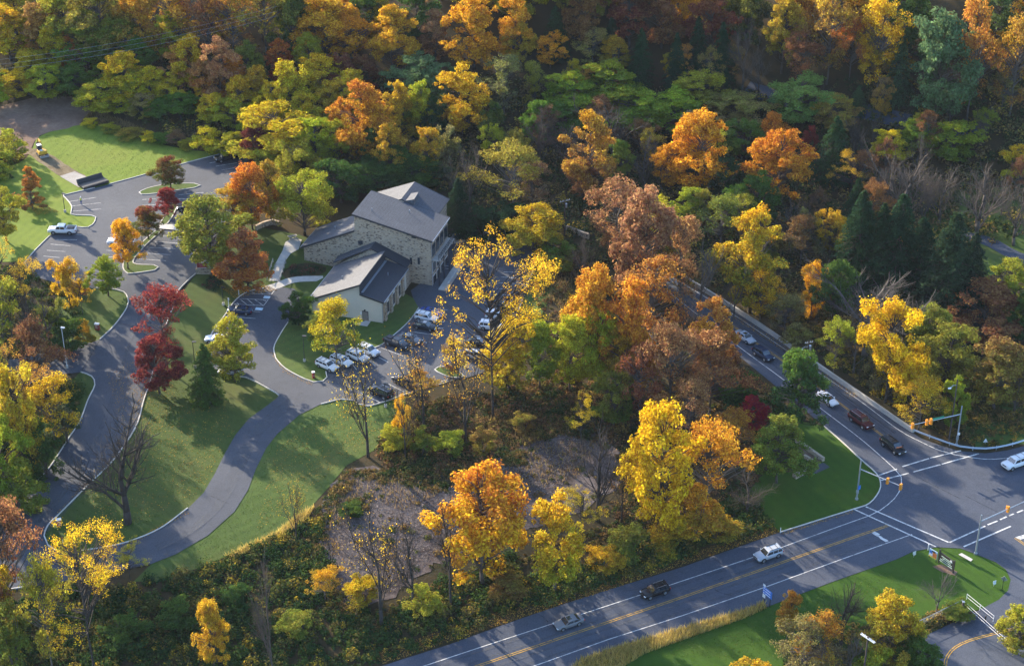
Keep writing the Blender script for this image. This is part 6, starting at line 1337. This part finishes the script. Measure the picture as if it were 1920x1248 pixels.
blades('verge_grass', [([(1060,1262),(1090,1236),(1180,1206),(1300,1172),(1400,1143),(1432,1130),(1438,1140),(1400,1158),(1310,1190),(1210,1225),(1150,1262)], .8), ([(420,1045),(520,998),(560,965),(590,950),(570,985),(500,1022),(440,1050)], .2)], 9000, 21, .95, .05, [(0, (.46, .32, .10)), (.5, (.6, .44, .14)), (1, (.42, .38, .08))], 'tall golden grass strip along the lower road edge')
blades('field_margin_grass', [([(600,1000),(640,890),(740,892),(838,920),(760,960),(680,930),(640,990)], .1), ([(860,900),(1000,830),(1130,830),(1080,900),(930,930)], .12), ([(150,232),(175,205),(300,255),(440,275),(440,283),(380,283),(290,266),(200,238)], .5), ([(870,790),(980,770),(1090,810),(1000,830),(900,850)], .25), ([(1010,500),(1050,480),(1130,560),(1060,590),(1030,560)], .25)], 11000, 22, .7, .06, [(0, (.22, .14, .06)), (.6, (.32, .22, .10)), (1, (.18, .17, .05))], 'dry tan grass fringing the field and thicket')
blades('lawn_blades', [([(300,1085),(460,1020),(560,960),(700,850),(740,780),(660,752),(600,760),(520,815),(470,915),(390,1005)], .3), ([(300,700),(420,760),(500,760),(420,850),(350,955),(150,1030),(110,970),(220,860)], .3), ([(83,255),(230,250),(400,290),(210,345),(100,300)], .2), ([(1180,1225),(1450,1150),(1690,1060),(1720,1120),(1500,1240)], .2)], 14000, 23, .13, .06, [(0, (.05, .10, .02)), (.6, (.10, .15, .03)), (1, (.2, .18, .06))], 'short grass blades roughening the mown lawns')
# fallen leaves and wood chips lying flat
def litter(name, polys, n, seed, size, stops, label, aspect=.6, off=.1, onroad=True):
    XY, rs = scatter(polys, n, seed)
    if not onroad: XY = off_road(XY)
    k = len(XY); C = np.stack([XY[:, 0], XY[:, 1], heights(XY[:, 0], XY[:, 1]) + off + rs.rand(k)*.04], 1); N = np.tile(np.array([0, 0, 1.]), (k, 1)) + rs.normal(size=(k, 3))*.35
    o = bpy.data.objects.new(name, leaf_mesh(name, C, N, size*rs.uniform(.5, 1.5, k), rs.rand(k), rs.rand(k), mat_stuff_leaf(name, stops, .1), aspect, rs)); COL.objects.link(o); return tag(o, label, 'litter', kind='stuff')
litter('wood_chip_litter', [([(600,955),(650,886),(740,890),(840,916),(930,860),(1050,815),(1120,830),(1040,925),(860,1000),(750,1105),(640,1145),(592,1050)], 1)], 22000, 31, .17, [(0, (.07, .05, .04)), (.5, (.16, .13, .115)), (1, (.30, .26, .24))], 'loose wood chips and sticks strewn over the clearing', .22)
litter('fallen_leaves', [([(717,1246),(973,1160),(1173,1096),(1463,997),(1450,985),(1170,1080),(960,1140),(700,1225)], .25), ([(430,540),(500,535),(520,545),(440,560),(400,530)], .1), ([(200,700),(330,640),(330,760),(240,880)], .1), ([(-60,130),(700,300),(1400,560),(1980,430),(1980,150),(300,90)], .3), ([(1150,840),(1400,930),(1300,1040),(1180,1060)], .15), ([(50,385),(80,380),(110,398),(70,405)], .04), ([(150,900),(320,760),(420,760),(440,810),(380,920),(200,1010)], .12), ([(520,830),(660,755),(720,800),(640,870),(480,1000)], .08), ([(110,965),(165,912),(215,862),(282,714),(276,710),(208,858),(105,962)], .03), ([(540,690),(515,650),(545,600),(560,620),(560,690)], .02), ([(514,660),(536,692),(588,718),(584,724),(530,698),(508,662)], .015), ([(335,545),(300,640),(283,712),(276,710),(293,638),(328,543)], .02), ([(1463,999),(1600,957),(1602,961),(1466,1004)], .015), ([(240,1018),(350,957),(356,962),(244,1024)], .015), ([(1380,590),(1500,665),(1610,742),(1600,748),(1490,672),(1375,597)], .06)], 19000, 32, .085, [(0, (.25, .10, .03)), (.5, (.40, .22, .04)), (1, (.5, .34, .05))], 'fallen autumn leaves on verges and forest floor')

# ------------------------------------------------------------------ thin valley haze
hb = MB().box((0, 400, 85), (1300, 1100, 215)).build('haze', None)
hm = bpy.data.materials.new('valley_haze'); hm.use_nodes = True; hn = hm.node_tree
for n in list(hn.nodes): hn.nodes.remove(n)
ho = hn.nodes.new('ShaderNodeOutputMaterial'); hv = hn.nodes.new('ShaderNodeVolumePrincipled')
hv.inputs['Color'].default_value = (.7, .82, .98, 1); hv.inputs['Density'].default_value = .00003; hv.inputs['Anisotropy'].default_value = 0
hn.links.new(hv.outputs[0], ho.inputs['Volume']); hb.data.materials.append(hm); tag(hb, 'thin pale autumn haze filling the valley air', kind='stuff')
